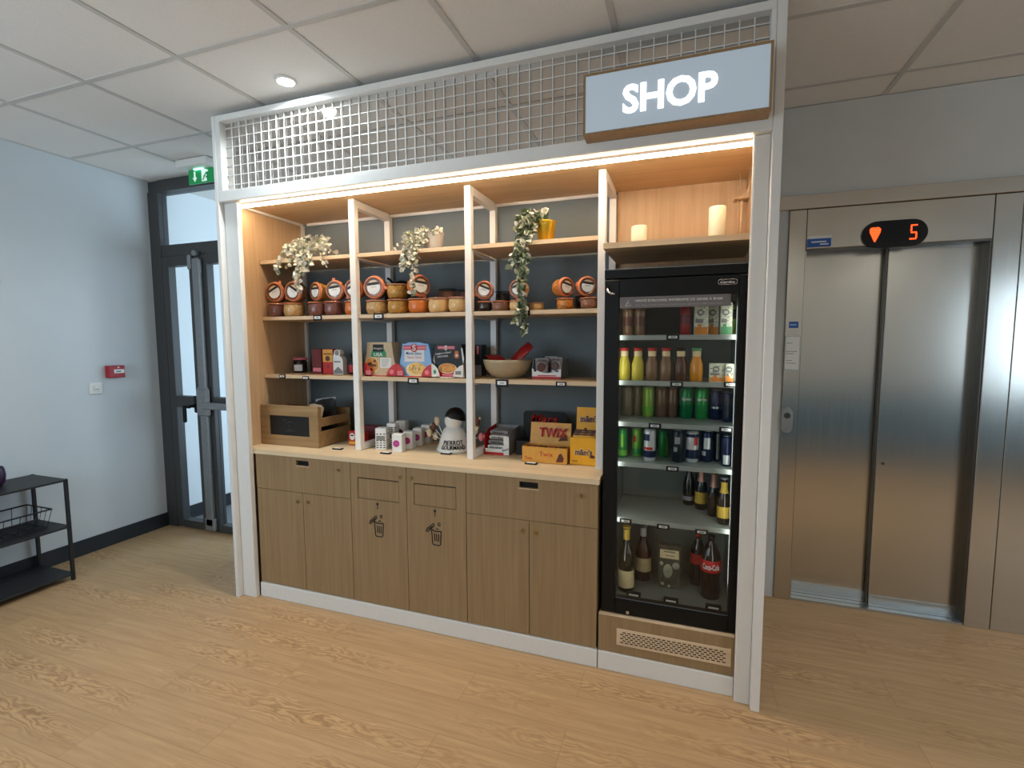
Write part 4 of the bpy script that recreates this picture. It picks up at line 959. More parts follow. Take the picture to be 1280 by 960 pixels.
t = sleeve('ready_meal', 'dark ready meal set back behind the middle white upright', [(.47, 0), (.563, 0), (.563, .172), (.47, .172)], .40, .47, 'navycard', RM)
b = B(); b.box(.471, .399, ZL+.002, .562, .3998, ZL+.062, 'greycard'); b.box(.535, .399, ZL+.12, .547, .3998, ZL+.165, 'pink'); b.obj('print', t)
# bowl of snack bags
SHIFT = Vector((-.067, -.027, 0))
t = thing('stoneware_bowl', 'beige stoneware bowl filled with red snack bags', 'bowl', (.80, .37, ZL))
b = B(); b.lathe([(.056, ZL), (.060, ZL+.003), (.090, ZL+.018), (.114, ZL+.045), (.126, ZL+.080), (.129, ZL+.095), (.126, ZL+.096), (.121, ZL+.082), (.110, ZL+.049), (.085, ZL+.024), (.03, ZL+.012)], 'bowl', 36, cx=.80, cy=.372); b.obj('body', t)
def pouch(name, label, c, w, l, th, rot, m, stripe=None, group=None):
    t = thing(name, label, 'snack bag', c, 0, group); t.rotation_euler = rot
    b = B(); bm2 = bmesh.new(); bmesh.ops.create_grid(bm2, x_segments=10, y_segments=12, size=.5)
    vs = []
    for sgn in (1, -1):
        bmq = bmesh.new(); bmesh.ops.create_grid(bmq, x_segments=10, y_segments=12, size=.5)
        for v in bmq.verts:
            u, q = v.co.x*2, v.co.y*2
            hgt = th*.5*max(0, (1-abs(u)**3))*max(0, (1-(abs(q)/.86)**4) if abs(q) < .86 else 0)
            v.co = Vector((v.co.x*w, v.co.y*l, sgn*(hgt*(1+.18*math.sin(9*u+5*q))+.0006)))
        if sgn < 0: bmesh.ops.reverse_faces(bmq, faces=list(bmq.faces))
        for f in bmq.faces: f.smooth = True
        bmq.verts.index_update(); b._merge(bmq, m)
    bm2.free(); b.obj('film', t, False)
    if stripe:
        b = B(); b.box(-w*.5, l*.43, -.0012, w*.5, l*.5, .0012, stripe); b.obj('seal', t, False)
    return t
SB = 'red snack bags in the bowl'
pouch('snack_bag', 'red snack bag lying flat in the left of the bowl', (.750, .350, ZL+.098), .095, .115, .034, (Q(16), Q(4), Q(50)), 'redfoil', 'foil', SB)
pouch('snack_bag', 'red snack bag sticking up at the right of the bowl', (.878, .380, ZL+.130), .08, .13, .03, (Q(48), Q(20), Q(-48)), 'redfoil', 'foil', SB)
SHIFT = Vector((-.024, .008, 0))
# biscuit display box
t = thing('display_box', 'white and red open display box of wrapped biscuits', 'display box', (.98, .35, ZL))
b = B(); x0, x1, y0, y1 = .902, 1.052, .300, .46
fr = [(x0, ZL+.012), (x1, ZL+.012), (x1, ZL+.052)]+[(x1-(x1-x0)*k/8, ZL+.052-.022*math.sin(PI*k/8)) for k in range(1, 8)]+[(x0, ZL+.052)]
b.prism(fr, y0, y0+.002, 'paper'); b.box(x0, y0-.0002, ZL, x1, y0+.002, ZL+.012, 'red')
for x in (x0, x1-.002): b.prism([(y0+.002, ZL), (y1, ZL), (y1, ZL+.10), (y0+.03, ZL+.095), (y0+.002, ZL+.052)], x, x+.002, 'greycard', 'yz')
b.box(x0, y1-.002, ZL, x1, y1, ZL+.06, 'paper'); b.box(x0, y0, ZL, x1, y1, ZL+.002, 'paper'); b.obj('carton', t)
b = B(); b.box(x0+.01, y0-.001, ZL+.036, x0+.022, y0, ZL+.046, 'ink'); b.box(x1-.03, y0-.001, ZL+.036, x1-.012, y0, ZL+.043, 'ink'); b.box(x0+.03, y0-.001, ZL+.014, x1-.025, y0, ZL+.019, 'red'); b.obj('print', t)
for k, (x, yy, rz, l) in enumerate(((.945, .325, 6, 'silver wrapped biscuit at the front left of the display box'), (1.010, .350, -6, 'silver wrapped biscuit at the front right of the display box'), (.972, .405, 3, 'silver wrapped biscuit at the back of the display box'))):
    q = pouch('wrapped_biscuit', l, (x, yy, ZL+.056+.004*k), .068, .095, .016, (Q(78), 0, Q(rz)), 'foil', 'greycard', 'wrapped biscuits')
    b = B(); b.lathe([(.019, .0), (.022, .0085), (.017, .0105)], 'brown', 20); b.obj('biscuit_print', q, False)

SHIFT = Vector((0, 0, 0))
# ---------------- worktop, left: crate
ZW = .8605
t = thing('wooden_crate', 'wooden crate with a chalkboard front, at the left end of the worktop', 'crate', (-.545, .158, ZW)); t.rotation_euler = (0, 0, Q(.3)); bpy.context.view_layer.update()
w, dp, h = .412, .29, .236
b = B(); a0, a1 = -w/2, w/2
b.box(a0, 0, 0, a1, .016, .060, 'crate', .001); b.box(a0, 0, .176, a1, .016, h, 'crate', .001); b.box(a0, 0, .060, a0+.062, .016, .176, 'crate'); b.box(a1-.062, 0, .060, a1, .016, .176, 'crate'); fp = b.obj('front_panel', t, False)
b = B(); b.box(a0+.062, .006, .060, a1-.062, .012, .176, 'chalk'); b.obj('chalkboard', t, False)
b = B()
b.tube([(-.02, .0055, .135), (.0, .0055, .142), (.02, .0055, .138)], .0012, 'chalkline', 4); b.tube([(.0, .0055, .125), (-.008, .0055, .11), (.006, .0055, .10), (-.012, .0055, .095)], .0012, 'chalkline', 4); b.tube([(-.05, .0055, .15), (-.02, .0055, .152)], .0008, 'chalkline', 4); b.tube([(-.03, .0055, .088), (.03, .0055, .088)], .0008, 'chalkline', 4); b.obj('chalk_drawing', t, False)
for z0, z1 in ((.004, .092), (.118, .168)):
    b = B(); b.box(a1-.012, .0165, z0, a1, dp, z1, 'crate', .001); b.obj('side_slat', t, False)
    b = B(); b.box(a0, .0165, z0, a0+.012, dp, z1, 'crate', .001); b.obj('side_slat', t, False)
b = B(); b.box(a0, dp-.012, .0, a1, dp, .20, 'crate', .001); b.obj('rear_panel', t, False)
b = B(); b.box(a0+.012, .0165, 0, a1-.012, dp-.012, .008, 'crate'); b.obj('bottom_board', t, False)
for x in (a0+.0125, a1-.0365):
    b = B(); b.prism([(x, .0165), (x+.024, .0165), (x+.024, .042), (x, .042)], .009, .228, 'crate', 'xy'); b.obj('corner_post', t, False)
t['label'] = 'wooden crate with a chalkboard front, at the left end of the worktop'
CB = 'snack bags in the crate'
pouch('crisp_bag', 'kraft coloured bag standing at the front right of the crate', (-.44, .238, ZW+.135), .12, .22, .036, (Q(78), Q(5), Q(-6)), 'kraft', 'ink', CB)
pouch('crisp_bag', 'black bag leaning at the back right of the crate', (-.44, .352, ZW+.150), .14, .23, .04, (Q(80), Q(-8), Q(6)), 'navycard', 'greycard', CB)
pouch('crisp_bag', 'dark bag standing in the left half of the crate', (-.61, .285, ZW+.122), .16, .2, .05, (Q(80), Q(3), Q(3)), 'navycard', 'darkred', CB)

# small red cartons around first upright
RB = 'small red sweet boxes by the first upright'
def face(b, x0, x1, y, z, h): disc(b, (x0+x1)/2, y, z+h*.62, .018, 'paper', 1.15); b.prism([((x0+x1)/2-.014, z+h*.66), ((x0+x1)/2+.014, z+h*.66), ((x0+x1)/2+.006, z+h*.76), ((x0+x1)/2-.006, z+h*.76)], y-.0016, y-.0008, 'ink'); b.box(x0+.005, y-.0006, z+.006, x1-.005, y, z+.022, 'yellowcard')
SHIFT = Vector((-.037, .034, 0))
pack('sweet_box', 'red box with a white oval, just left of the first white upright', -.205, -.152, .262, .30, .082, 'red', ZW, RB, 'box', face)
pack('sweet_box', 'red box half hidden by the first white upright', -.148, -.100, .275, .31, .072, 'red', ZW, RB, 'box', None)
SHIFT = Vector((0, 0, 0))
pack('sweet_box', 'dark red box at the back left of the first white upright', -.235, -.125, .42, .47, .095, 'darkred', ZW, RB, 'box', None)
pack('sweet_box', 'dark red box at the back right of the first white upright', -.076, .0, .40, .45, .095, 'darkred', ZW, RB, 'box', None)
# cylinders and magenta dot cartons
def spots(b, x0, x1, y, z, h):
    for r_ in range(9):
        for k in range(3): b.box(x0+.008+k*.018, y-.0005, z+.012+r_*.013, x0+.018+k*.018, y, z+.017+r_*.013, 'greyink')
CG = 'white cartons on the worktop'
def octbox(name, label, x, y, h, r, turn, m='paper'):
    t = thing(name, label, 'box', (x, y, ZW), Q(turn), CG)
    b = B(); b.box(-r, -r, 0, r, r, h, m, .003); b.obj('carton', t, False)
    b = B()
    for zz in range(int((h-.02)/.0125)):
        if .045 < zz*.0125 < .075: continue
        for k in range(3):
            b.box(-r+.006+k*.02, -r-.0006, .01+zz*.0125, -r+.018+k*.02, -r, .015+zz*.0125, 'ink'); b.box(r, -r+.006+k*.02, .01+zz*.0125, r+.0006, -r+.018+k*.02, .015+zz*.0125, 'greyink')
    b.box(-r+.006, -r-.0006, .052, r-.006, -r, .078, 'greyink'); b.obj('print', t, False)
octbox('patterned_box', 'white box patterned with small dark marks, front one beside the upright', .006, .275, .120, .031, 14); octbox('patterned_box', 'white box patterned with small dark marks, standing behind the other', .024, .352, .135, .027, 10)
def dotbox(label, x, y, h, w, d, m='magenta'):
    t = thing('dot_carton', label, 'box', (x, y, ZW), Q(8), CG)
    b = B(); b.box(-w/2, -d/2, 0, w/2, d/2, h, 'paper', .0015); b.obj('carton', t, False)
    b = B(); disc(b, -.004, -d/2, h*.48, .019, m, 1.0); b.box(-.013, -d/2-.0011, h*.46, .007, -d/2-.0008, h*.485, 'pink'); b.obj('dot', t, False)
dotbox('white carton with a magenta dot, nearest the worktop edge', .132, .242, .098, .058, .05); dotbox('white carton with a magenta dot, second in its row', .146, .330, .098, .054, .05); dotbox('white carton with a magenta dot, third in its row', .152, .425, .101, .054, .05)
dotbox('white carton with a dark dot, standing tall at the back behind the row', .010, .475, .130, .058, .05, 'darkred'); dotbox('white carton with a magenta dot, at the end of the row near the lollipop stand', .160, .505, .108, .054, .05)

# ---------------- lollipop stand (plain white ceramic)
t = thing('lollipop_stand', 'white ceramic lollipop stand with a black domed top and black lettering', 'display stand', (.408, .362, ZW))
sx_, sy_ = .408, .362
b = B(); mx = Matrix.Translation((sx_, sy_, 0)) @ Matrix.Diagonal((.94, .94, 1, 1))
b.lathe([(.098, ZW), (.101, ZW+.005), (.100, ZW+.018), (.092, ZW+.023), (.088, ZW+.036), (.080, ZW+.066), (.068, ZW+.10), (.060, ZW+.118), (.052, ZW+.126), (.042, ZW+.132), (.046, ZW+.140), (.052, ZW+.158), (.052, ZW+.178), (.046, ZW+.196), (.036, ZW+.208)], 'ceramic', 36, mx); bd = b.obj('body', t)
b = B(); mx = Matrix.Translation((sx_+.004, sy_+.010, ZW+.172)) @ Matrix.Rotation(Q(9), 4, 'Y') @ Matrix.Rotation(Q(-12), 4, 'X'); b.lathe([(.058, 0), (.059, .008), (.053, .032), (.040, .052), (.020, .064), (.002, .067)], 'black', 30, mx); b.obj('dome', t)
b = B()
def wrap(txt, z, r, w, h):
    bb = B(); bb.text(txt, 'ink', Matrix(), w=w, h=h, depth=.002, bold=.012)
    for v in bb.bm.verts:
        a = v.co.x/r+Q(24)
        rr = (r+v.co.z-(v.co.y*.38))*.94+.0006
        v.co = Vector((sx_+rr*math.sin(a), sy_-rr*math.cos(a), z+v.co.y))
    bb.bm.verts.index_update(); b._merge(bb.bm, 'ink')
wrap('PIERROT', ZW+.056, .0838, .116, .024); wrap('GOURMAND', ZW+.031, .0915, .148, .022); b.obj('lettering', t)
LP = 'lollipops around the ceramic stand'
LY = []
def lolly(x, y, z0, dx, dz, l, m='brown', flat=True):
    LY.append(1); y += .009*(len(LY)-4)
    t = thing('lollipop', l, 'lollipop', (x, y, z0), 0, LP)
    b = B(); b.tube([(x, y, z0), (x+dx*.7, y-.004, z0+dz*.7)], .0022, 'paper', 6); b.obj('stick', t)
    b = B(); b.ball((x+dx, y-.006, z0+dz), .020, m, (.8, .55, 1.25), 14); b.ball((x+dx*1.25, y-.006, z0+dz*1.25), .008, 'kraft', (1, 1, 1), 10); b.obj('sweet', t)
for x, z, dx, dz, m, l in ((.330, ZW+.07, -.055, .028, 'kraft', 'cream lollipop on the far left of the stand'), (.338, ZW+.08, -.042, .050, 'brown', 'brown lollipop at the left of the stand'), (.345, ZW+.09, -.030, .070, 'kraft', 'cream lollipop pointing up at the left of the stand'), (.330, ZW+.055, -.032, .02, 'kraft', 'low cream lollipop at the left of the stand'),
   (.480, ZW+.07, .058, .05, 'kraft', 'cream lollipop at the right of the stand'), (.475, ZW+.085, .070, .080, 'brown', 'brown lollipop pointing up at the right of the stand'), (.49, ZW+.06, .075, .02, 'pink', 'pinkish lollipop low at the right of the stand')):
    lolly(x, .36, z, dx, dz, l, m)

SHIFT = Vector((-.024, .034, 0))
# ---------------- right part of the worktop
t = thing('chocolate_display', 'open white and red display box of chocolate bars beside the middle upright', 'display box', (.70, .35, ZW))
b = B(); x0, x1, y0, y1 = .632, .768, .292, .47
b.box(x0, y0, ZW, x1, y1, ZW+.003, 'red'); b.box(x0, y0, ZW+.003, x1, y0+.002, ZW+.018, 'red'); b.box(x0+.004, y0-.0006, ZW+.015, x1-.004, y0, ZW+.034, 'paper')
b.prism([(y0, ZW+.003), (y1, ZW+.003), (y1, ZW+.14), (y0+.06, ZW+.13), (y0, ZW+.105)], x0-.002, x0, 'red', 'yz')
b.prism([(y0, ZW+.003), (y1, ZW+.003), (y1, ZW+.135), (y0+.03, ZW+.125), (y0, ZW+.10)], x1, x1+.002, 'greycard', 'yz'); b.box(x1-.028, y0-.001, ZW+.003, x1+.002, y0, ZW+.100, 'paper')
b.box(x0, y1-.002, ZW+.003, x1, y1, ZW+.135, 'greycard'); b.obj('carton', t)
b = B(); b.text('Bueno', 'ink', at(x1-.018, y0-.001, ZW+.032) @ Matrix.Rotation(Q(20), 4, 'Z'), w=.036, h=.012, depth=.0005, bold=.02); b.obj('lettering', t)
for k in range(4):
    z = ZW+.030+k*.024
    tt = thing('chocolate_bar', 'white wrapped chocolate bar, {} in the open display box'.format(('lowest', 'second from the bottom', 'second from the top', 'topmost')[k]), 'chocolate bar', (.70, .36+.012*k, z), 0, 'chocolate bars in the display box')
    b = B(); b.box(-.056, -.060+.0, 0, .050, .05, .020, 'paper' if k % 2 == 0 else 'greycard', .006, 2); b.obj('wrapper', tt, False)
    b = B(); b.text('kinder', 'ink', at(-.005, -.0604, .010), w=.07, h=.012, depth=.0006, bold=.02); b.obj('lettering', tt, False)
SHIFT = Vector((-.012, .020, 0))
# bars boxes
def openbox(name, label, x0, x1, y0, y1, hf, hb, m, inner):
    t = thing(name, label, 'display box', ((x0+x1)/2, (y0+y1)/2, ZW))
    b = B(); b.box(x0, y0, ZW, x1, y0+.002, ZW+hf, m); b.box(x0, y0, ZW, x1, y1, ZW+.002, m); b.box(x0, y0+.002, ZW, x0+.002, y1, ZW+hf*1.0, m); b.box(x1-.002, y0+.002, ZW, x1, y1, ZW+hf, m); b.box(x0, y1-.002, ZW, x1, y1, ZW+hf, m)
    b.obj('carton', t)
    b = B(); lean = .02
    b.prism([(y1-.002, ZW+hf), (y1, ZW+hf), (y1+lean, ZW+hb), (y1+lean-.002, ZW+hb)], x0+.012, x1-.004, m, 'yz'); b.obj('raised_lid', t)
    return t
t = openbox('bar_box', 'golden open box marked TWIX holding caramel bars', .862, 1.090, .212, .31, .080, .185, 'goldcard', 'brown')
b = B(); b.text('TWIX', 'paper', at(.995, .3115, ZW+.138) @ Matrix.Rotation(Q(-10), 4, 'X'), w=.152, h=.050, depth=.001, bold=.045); b.text('TWIX', 'red', at(.995, .3088, ZW+.138) @ Matrix.Rotation(Q(-10), 4, 'X'), w=.147, h=.047, depth=.0012, bold=.028)
b.text('Twix', 'red', at(.985, .212, ZW+.046), w=.07, h=.022, depth=.0008, bold=.0); b.text('Twix', 'red', at(.895, .212, ZW+.022), w=.04, h=.016, depth=.0008); b.obj('lettering', t)
b = B(); b.prism([(1.035, ZW+.01), (1.07, ZW+.012), (1.075, ZW+.03), (1.062, ZW+.055), (1.05, ZW+.05)], .2112, .212, 'brown'); b.prism([(1.02, ZW+.095), (1.07, ZW+.10), (1.065, ZW+.12), (1.04, ZW+.118)], .3095, .3112, 'brown'); b.obj('bar_picture', t)
for k in range(4):
    tt = thing('caramel_bar', 'golden wrapped caramel bar, {} in the open golden box'.format(('leftmost', 'second from left', 'third from left', 'rightmost')[k]), 'chocolate bar', (.892+.054*k, .26, ZW+.05), 0, 'caramel bars in the golden box')
    b = B(); b.box(-.024, -.042, 0, .024, .042, .022, 'brown' if k % 2 else 'redfoil', .006, 2); b.obj('wrapper', tt, False)
    b = B(); b.box(-.024, -.0455, .009, .024, -.042, .0105, 'goldcard'); b.box(-.024, .042, .009, .024, .0455, .0105, 'goldcard'); b.obj('crimped_end', tt, False)
SHIFT = Vector((-.070, .010, -.022))
t = thing('bar_box', 'black open box marked Mars behind the golden box', 'display box', (.94, .44, ZW))
b = B(); b.box(.838, .36, ZW+.022, 1.07, .48, ZW+.10, 'black', .002); b.obj('carton', t)
b = B(); P = []
for cx, cz, a0 in ((1.068, ZW+.225, 0), (.868, ZW+.225, 90)):
    for k in range(6): a = Q(a0+90*k/5); P.append((cx+.02*math.cos(a), cz+.02*math.sin(a)))
b.prism(P+[(.848, ZW+.10), (1.088, ZW+.10)], .465, .470, 'black'); b.obj('raised_lid', t)
b = B(); b.text('Mars', 'brown', at(.967, .4645, ZW+.205), w=.158, h=.048, depth=.001, bold=.035, shear=.25); b.text('Mars', 'red', at(.967, .4625, ZW+.205), w=.154, h=.044, depth=.0012, bold=.01, shear=.25); b.obj('lettering', t)
SHIFT = Vector((-.008, .030, 0))
t = openbox('bar_box', 'bright yellow open box marked m&m\'s next to the cooler upright', 1.0965, 1.223, .222, .31, .135, .27, 'yellowcard', 'brown')
b = B()
for (x, y, z, w, h) in ((1.163, .222, ZW+.066, .082, .032), (1.172, .3165, ZW+.215, .088, .034)):
    r_ = Matrix() if y < .3 else Matrix.Rotation(Q(-8), 4, 'X')
    b.text("m&m's", 'paper', at(x, y, z) @ r_, w=w+.004, h=h+.003, depth=.0008, bold=.05); b.text("m&m's", 'brown', at(x, y-.0014, z) @ r_, w=w, h=h, depth=.001, bold=.02)
b.box(1.108, .2212, ZW+.018, 1.135, .222, ZW+.022, 'brown'); b.obj('lettering', t)
b = B(); b.ball((1.155, .316, ZW+.16), .012, 'brown', (1.3, .4, 1)); b.ball((1.185, .317, ZW+.155), .012, 'yellowcard', (1.3, .4, 1)); b.ball((1.205, .221, ZW+.045), .009, 'brown', (1.5, .3, .8)); b.obj('sweets_picture', t)
for k in range(3):
    pouch('sweet_bag', 'yellow sweet bag standing {} in the yellow box'.format(('at the front', 'in the middle', 'at the back')[k]), (1.158, .243+.024*k, ZW+.088), .105, .125+.012*k, .014, (Q(84), 0, 0), 'yellowcard', 'brown', 'sweet bags in the yellow box')
SHIFT = Vector((0, 0, 0))
# ================================================================== THE DRINKS COOLER
FX0, FX1, FY0, FY1, FZ0, FZ1 = 1.276, 1.852, .060, .545, .2535, 1.760
t = thing('drinks_cooler', 'tall black glass door drinks cooler in the right bay', 'fridge', ((FX0+FX1)/2, .3, FZ0))
cooler = t
b = B()
b.box(FX0, .112, FZ0, FX0+.035, FY1, FZ1, 'black', .002); b.box(FX1-.035, .112, FZ0, FX1, FY1, FZ1, 'black', .002); b.box(FX0+.035, FY1-.03, FZ0, FX1-.035, FY1, FZ1, 'black'); b.box(FX0+.035, .112, 1.69, FX1-.035, FY1-.03, FZ1, 'black'); b.box(FX0+.035, .112, FZ0, FX1-.035, FY1-.03, .272, 'black'); b.obj('housing', t)
b = B(); b.box(FX0+.0352, .115, .2725, FX0+.040, FY1-.031, 1.689, 'fridgein'); b.box(FX1-.040, .115, .2725, FX1-.0352, FY1-.031, 1.689, 'fridgein'); b.box(FX0+.040, FY1-.036, .2725, FX1-.040, FY1-.0305, 1.689, 'fridgein'); b.box(FX0+.04, .12, .2722, FX1-.04, FY1-.036, .2745, 'fridgein'); b.box(FX0+.04, .12, 1.685, FX1-.04, FY1-.036, 1.6895, 'fridgein'); b.obj('liner', t)
b = B(); b.box(FX0, FY0+.004, 1.722, FX1, .111, FZ1, 'black', .002); b.box(FX0, FY0+.003, FZ1-.0012, FX1, FY0+.006, FZ1+.0012, 'greymetal'); b.obj('top_fascia', t)
b = B(); D0, D1 = FY0, .108
b.box(FX0+.002, D0, FZ0+.002, 1.339, D1, 1.717, 'black', .003); b.box(1.800, D0, FZ0+.002, FX1-.002, D1, 1.717, 'black', .003); b.box(1.339, D0, FZ0+.002, 1.800, D1, .318, 'black'); b.box(1.339, D0, 1.640, 1.800, D1, 1.717, 'black'); b.box(1.33, D0+.03, .318, 1.345, D1-.01, .322, 'greymetal')
b.box(1.339, D0+.012, .318, 1.800, D0+.014, .3215, 'greymetal'); dr = b.obj('door', t)
b = B(); b.box(1.339, D0+.010, .318, 1.800, D0+.014, 1.640, 'fridgeglass'); child(b, 'door_glass', dr)
b = B(); b.tube([(1.292, D0-.002, 1.690), (1.293, D0-.012, 1.668), (1.305, D0-.014, 1.659), (1.325, D0-.003, 1.657)], .0055, 'chrome', 8); child(b, 'hinge_cover', dr)
b = B(); b.cyl((1.395, D0-.0005, .268), (1.395, D0-.008, .268), .0075, 'chrome', 16); child(b, 'key_lock', dr)
b = B(); b.box(1.342, D0-.0012, 1.597, 1.772, D0+.0098, 1.643, 'stickergrey'); st_ = child(b, 'sticker', dr)
b = B(); y = D0-.0012
b.text("VENTE D'ALCOOL INTERDITE DE 20H00 À 8H00", 'stickertext', at(1.573, y, 1.6275), w=.338, h=.0115, depth=.0005, bold=.012); b.text('THE SALE OF ALCOHOL IS FORBIDDEN BETWEEN 8PM AND 8AM', 'greycard', at(1.573, y, 1.608), w=.338, h=.0065, depth=.0004)
tri = [(1.366, 1.607), (1.388, 1.607), (1.377, 1.628)]
b.tube([(tri[0][0], y, tri[0][1]), (tri[1][0], y, tri[1][1]), (tri[2][0], y, tri[2][1]), (tri[0][0], y, tri[0][1])], .0014, 'stickertext', 5); b.box(1.3763, y-.001, 1.611, 1.3777, y, 1.620, 'stickertext'); child(b, 'sticker_lettering', dr)
b = B(); P = [(1.722, 1.679)]
oval = []
for k in range(10): a = -PI/2+PI*k/9; oval.append((1.783+.010*math.cos(a), D0-.0008, 1.690+.010*math.sin(a)))
for k in range(10): a = PI/2+PI*k/9; oval.append((1.733+.010*math.cos(a), D0-.0008, 1.690+.010*math.sin(a)))
b.tube(oval+[oval[0]], .0012, 'chrome', 5); b.text('Gamko', 'chrome', at(1.758, D0, 1.690), w=.052, h=.0125, depth=.001, bold=.02); child(b, 'brand_badge', dr)
FSZ = (1.482, 1.284, 1.100, .919, .662)
for z in FSZ:
    b = B(); b.box(FX0+.0405, .145, z-.006, FX1-.0405, FY1-.037, z, 'fridgeshelf'); sh = b.obj('rack_shelf', t)
    b = B(); b.box(FX0+.0405, .137, z-.018, FX1-.0405, .1445, z+.003, 'fridgeshelf'); child(b, 'price_rail', sh)
b = B()
for x in (FX0+.046, FX1-.046): b.box(x-.003, .16, .285, x+.003, .168, 1.68, 'alu')
b.obj('shelf_upright', t)
# price tags on the cooler rails
for x, z, l in ((1.556, 1.475, 'price tag on the top rail inside the cooler'), (1.576, 1.275, 'price tag on the cooler rail below the juice bottles'), (1.787, 1.279, 'slanted price tag on the cooler rail below the small cartons'), (1.490, 1.091, 'price tag on the cooler rail above the green cans'), (1.775, 1.090, 'price tag on the cooler rail above the navy and white can'),
   (1.567, .907, 'price tag on the cooler rail over the empty shelf'), (1.372, .651, 'price tag on the lowest rail, above the white wine'), (1.534, .645, 'price tag on the lowest rail, above the film-packed snack'), (1.692, .641, 'price tag on the lowest rail, above the cola bottle')):
    tag(x, .1362, z, l, .052, .022)
for x, l in ((1.408, 'price tag on the cooler floor before the white wine'), (1.573, 'price tag on the cooler floor before the film pack'), (1.752, 'price tag on the cooler floor before the cola bottle')):
    t = thing('floor_price_tag', l, 'price tag', (x, .20, .275), 0, 'price tags on the cooler floor')
    b = B(); b.box(-.032, -.012, 0, .032, .012, .016, 'black', .002); b.obj('holder', t, False)
    b = B(); b.box(-.022, -.0128, .004, .022, -.012, .012, 'paper'); b.obj('card', t, False)

def cyl_can(label, x, y, z, m, h=.145, r=.027, deco=None, txt=None, group=None, tm='paper'):
    t = thing('drink_can', label, 'can', (x, y, z), 0, group)
    b = B(); b.lathe([(r*.80, 0), (r, .006), (r, h-.012), (r*.86, h-.002)], m, 24); b.obj('body', t, False)
    b = B(); b.lathe([(r*.88, h-.0019), (r*.88, h), (r*.80, h), (r*.78, h-.003)], 'alu', 24); b.box(-.006, -.010, h-.003, .006, .006, h-.0015, 'alu'); b.obj('lid', t, False)
    b = B(); n_ = 0
    def band(z0, z1, mm, a0=-180, a1=0):
        k = 12
        for i in range(k):
            p, q = Q(a0+(a1-a0)*i/k), Q(a0+(a1-a0)*(i+1)/k)
            b.prism([((r+.0002)*math.cos(p), (r+.0002)*math.sin(p)), ((r+.0002)*math.cos(q), (r+.0002)*math.sin(q)), ((r+.0008)*math.cos(q), (r+.0008)*math.sin(q)), ((r+.0008)*math.cos(p), (r+.0008)*math.sin(p))], z0, z1, mm, 'xy')
    for d in deco or ():
        band(*d); n_ += 1
    if txt:
        bb = B(); bb.text(txt, tm, Matrix(), w=r*1.5, h=txt_h(txt), depth=.0012, bold=.02)
        for v in bb.bm.verts:
            a = v.co.x/r; rr = r+v.co.z; v.co = Vector((rr*math.sin(a), -rr*math.cos(a), h*.62+v.co.y))
        bb.bm.verts.index_update(); b._merge(bb.bm, tm); n_ += 1
    if n_: b.obj('print', t, False)
    else: b.bm.free()
    return t
def txt_h(s): return .022 if len(s) < 5 else .018
CN = 'drink cans in the cooler'
z3, z4 = 1.1003, .9193
for args in (('dull tan can at the left end of the third cooler shelf', 1.346, .36, z3, 'can_tan', .145, .028), ('dull tan can second on the third cooler shelf', 1.396, .38, z3, 'can_tan', .145, .026), ('yellow-green can on the third cooler shelf', 1.446, .35, z3, 'can_yellowgreen', .145, .027, ((.02, .05, 'can_lime'),)),
  ('brown can left of the dark one on the third cooler shelf', 1.506, .36, z3, 'can_brown', .145, .028), ('brown can nearest the green soda cans', 1.556, .37, z3, 'can_brown', .145, .024), ('dark navy can right of the green soda cans', 1.747, .36, z3, 'can_navy', .135, .026, ((.05, .06, 'can_silver'),)), ('dark navy can at the right end of the third cooler shelf', 1.789, .29, z3, 'can_navy', .135, .021, ((.02, .11, 'can_black', -120, -60),))):
    cyl_can(*args, group=CN)
cyl_can('dark green soda can, left of the two lemon sodas', 1.618, .355, z3, 'can_sprite', .145, .029, None, 'Sprite', CN); cyl_can('bright green soda can, right of the two lemon sodas', 1.685, .355, z3, 'can_green', .145, .029, None, 'Sprite', CN)
cyl_can('green can at the left end of the fourth cooler shelf', 1.340, .25, z4, 'can_green', .137, .023, ((.01, .035, 'can_lime'),), 'can', CN) if False else cyl_can('green can at the left end of the fourth cooler shelf', 1.340, .25, z4, 'can_green', .137, .023, ((.01, .035, 'can_lime'), (.05, .11, 'can_lime', -110, -70)), None, CN)
cyl_can('green can with a red patch on the fourth cooler shelf', 1.403, .285, z4, 'can_lime', .135, .023, ((.07, .10, 'red', -130, -95), (.01, .04, 'can_green')), None, CN)
def cola_deco(): return ((.02, .05, 'can_navy'), (.054, .066, 'red', -150, -60), (.095, .125, 'can_navy', -160, -90))
cyl_can('white can with navy and red print at the front of the fourth cooler shelf', 1.466, .205, z4, 'can_white', .148, .026, cola_deco(), None, CN)
cyl_can('green can right of the white can, fourth cooler shelf', 1.523, .31, z4, 'can_green', .128, .024, ((.01, .10, 'can_lime', -70, -40),), None, CN)
cyl_can('black can in the middle of the fourth cooler shelf', 1.586, .225, z4, 'can_black', .146, .025, ((.085, .115, 'greycard', -120, -70), (.05, .07, 'greycard', -130, -95)), None, CN)
cyl_can('white can with red and navy print right of the black can', 1.646, .24, z4, 'can_white', .143, .027, ((.02, .06, 'can_navy'), (.08, .115, 'red', -75, -35), (.115, .13, 'can_navy')), None, CN)
cyl_can('navy can with a white badge next to the white and red one', 1.708, .275, z4, 'can_navy', .140, .025, ((.06, .11, 'can_white', -120, -55), (.03, .05, 'can_white', -140, -100)), None, CN)
cyl_can('plain silver can, second from the right on the fourth shelf', 1.757, .305, z4, 'can_black', .135, .021, ((.01, .125, 'can_silver', -110, -75),), None, CN)
cyl_can('navy and white can at the right end of the fourth cooler shelf', 1.7865, .215, z4, 'can_navy', .133, .0215, ((.01, .05, 'can_white', -130, -60),), None, CN)

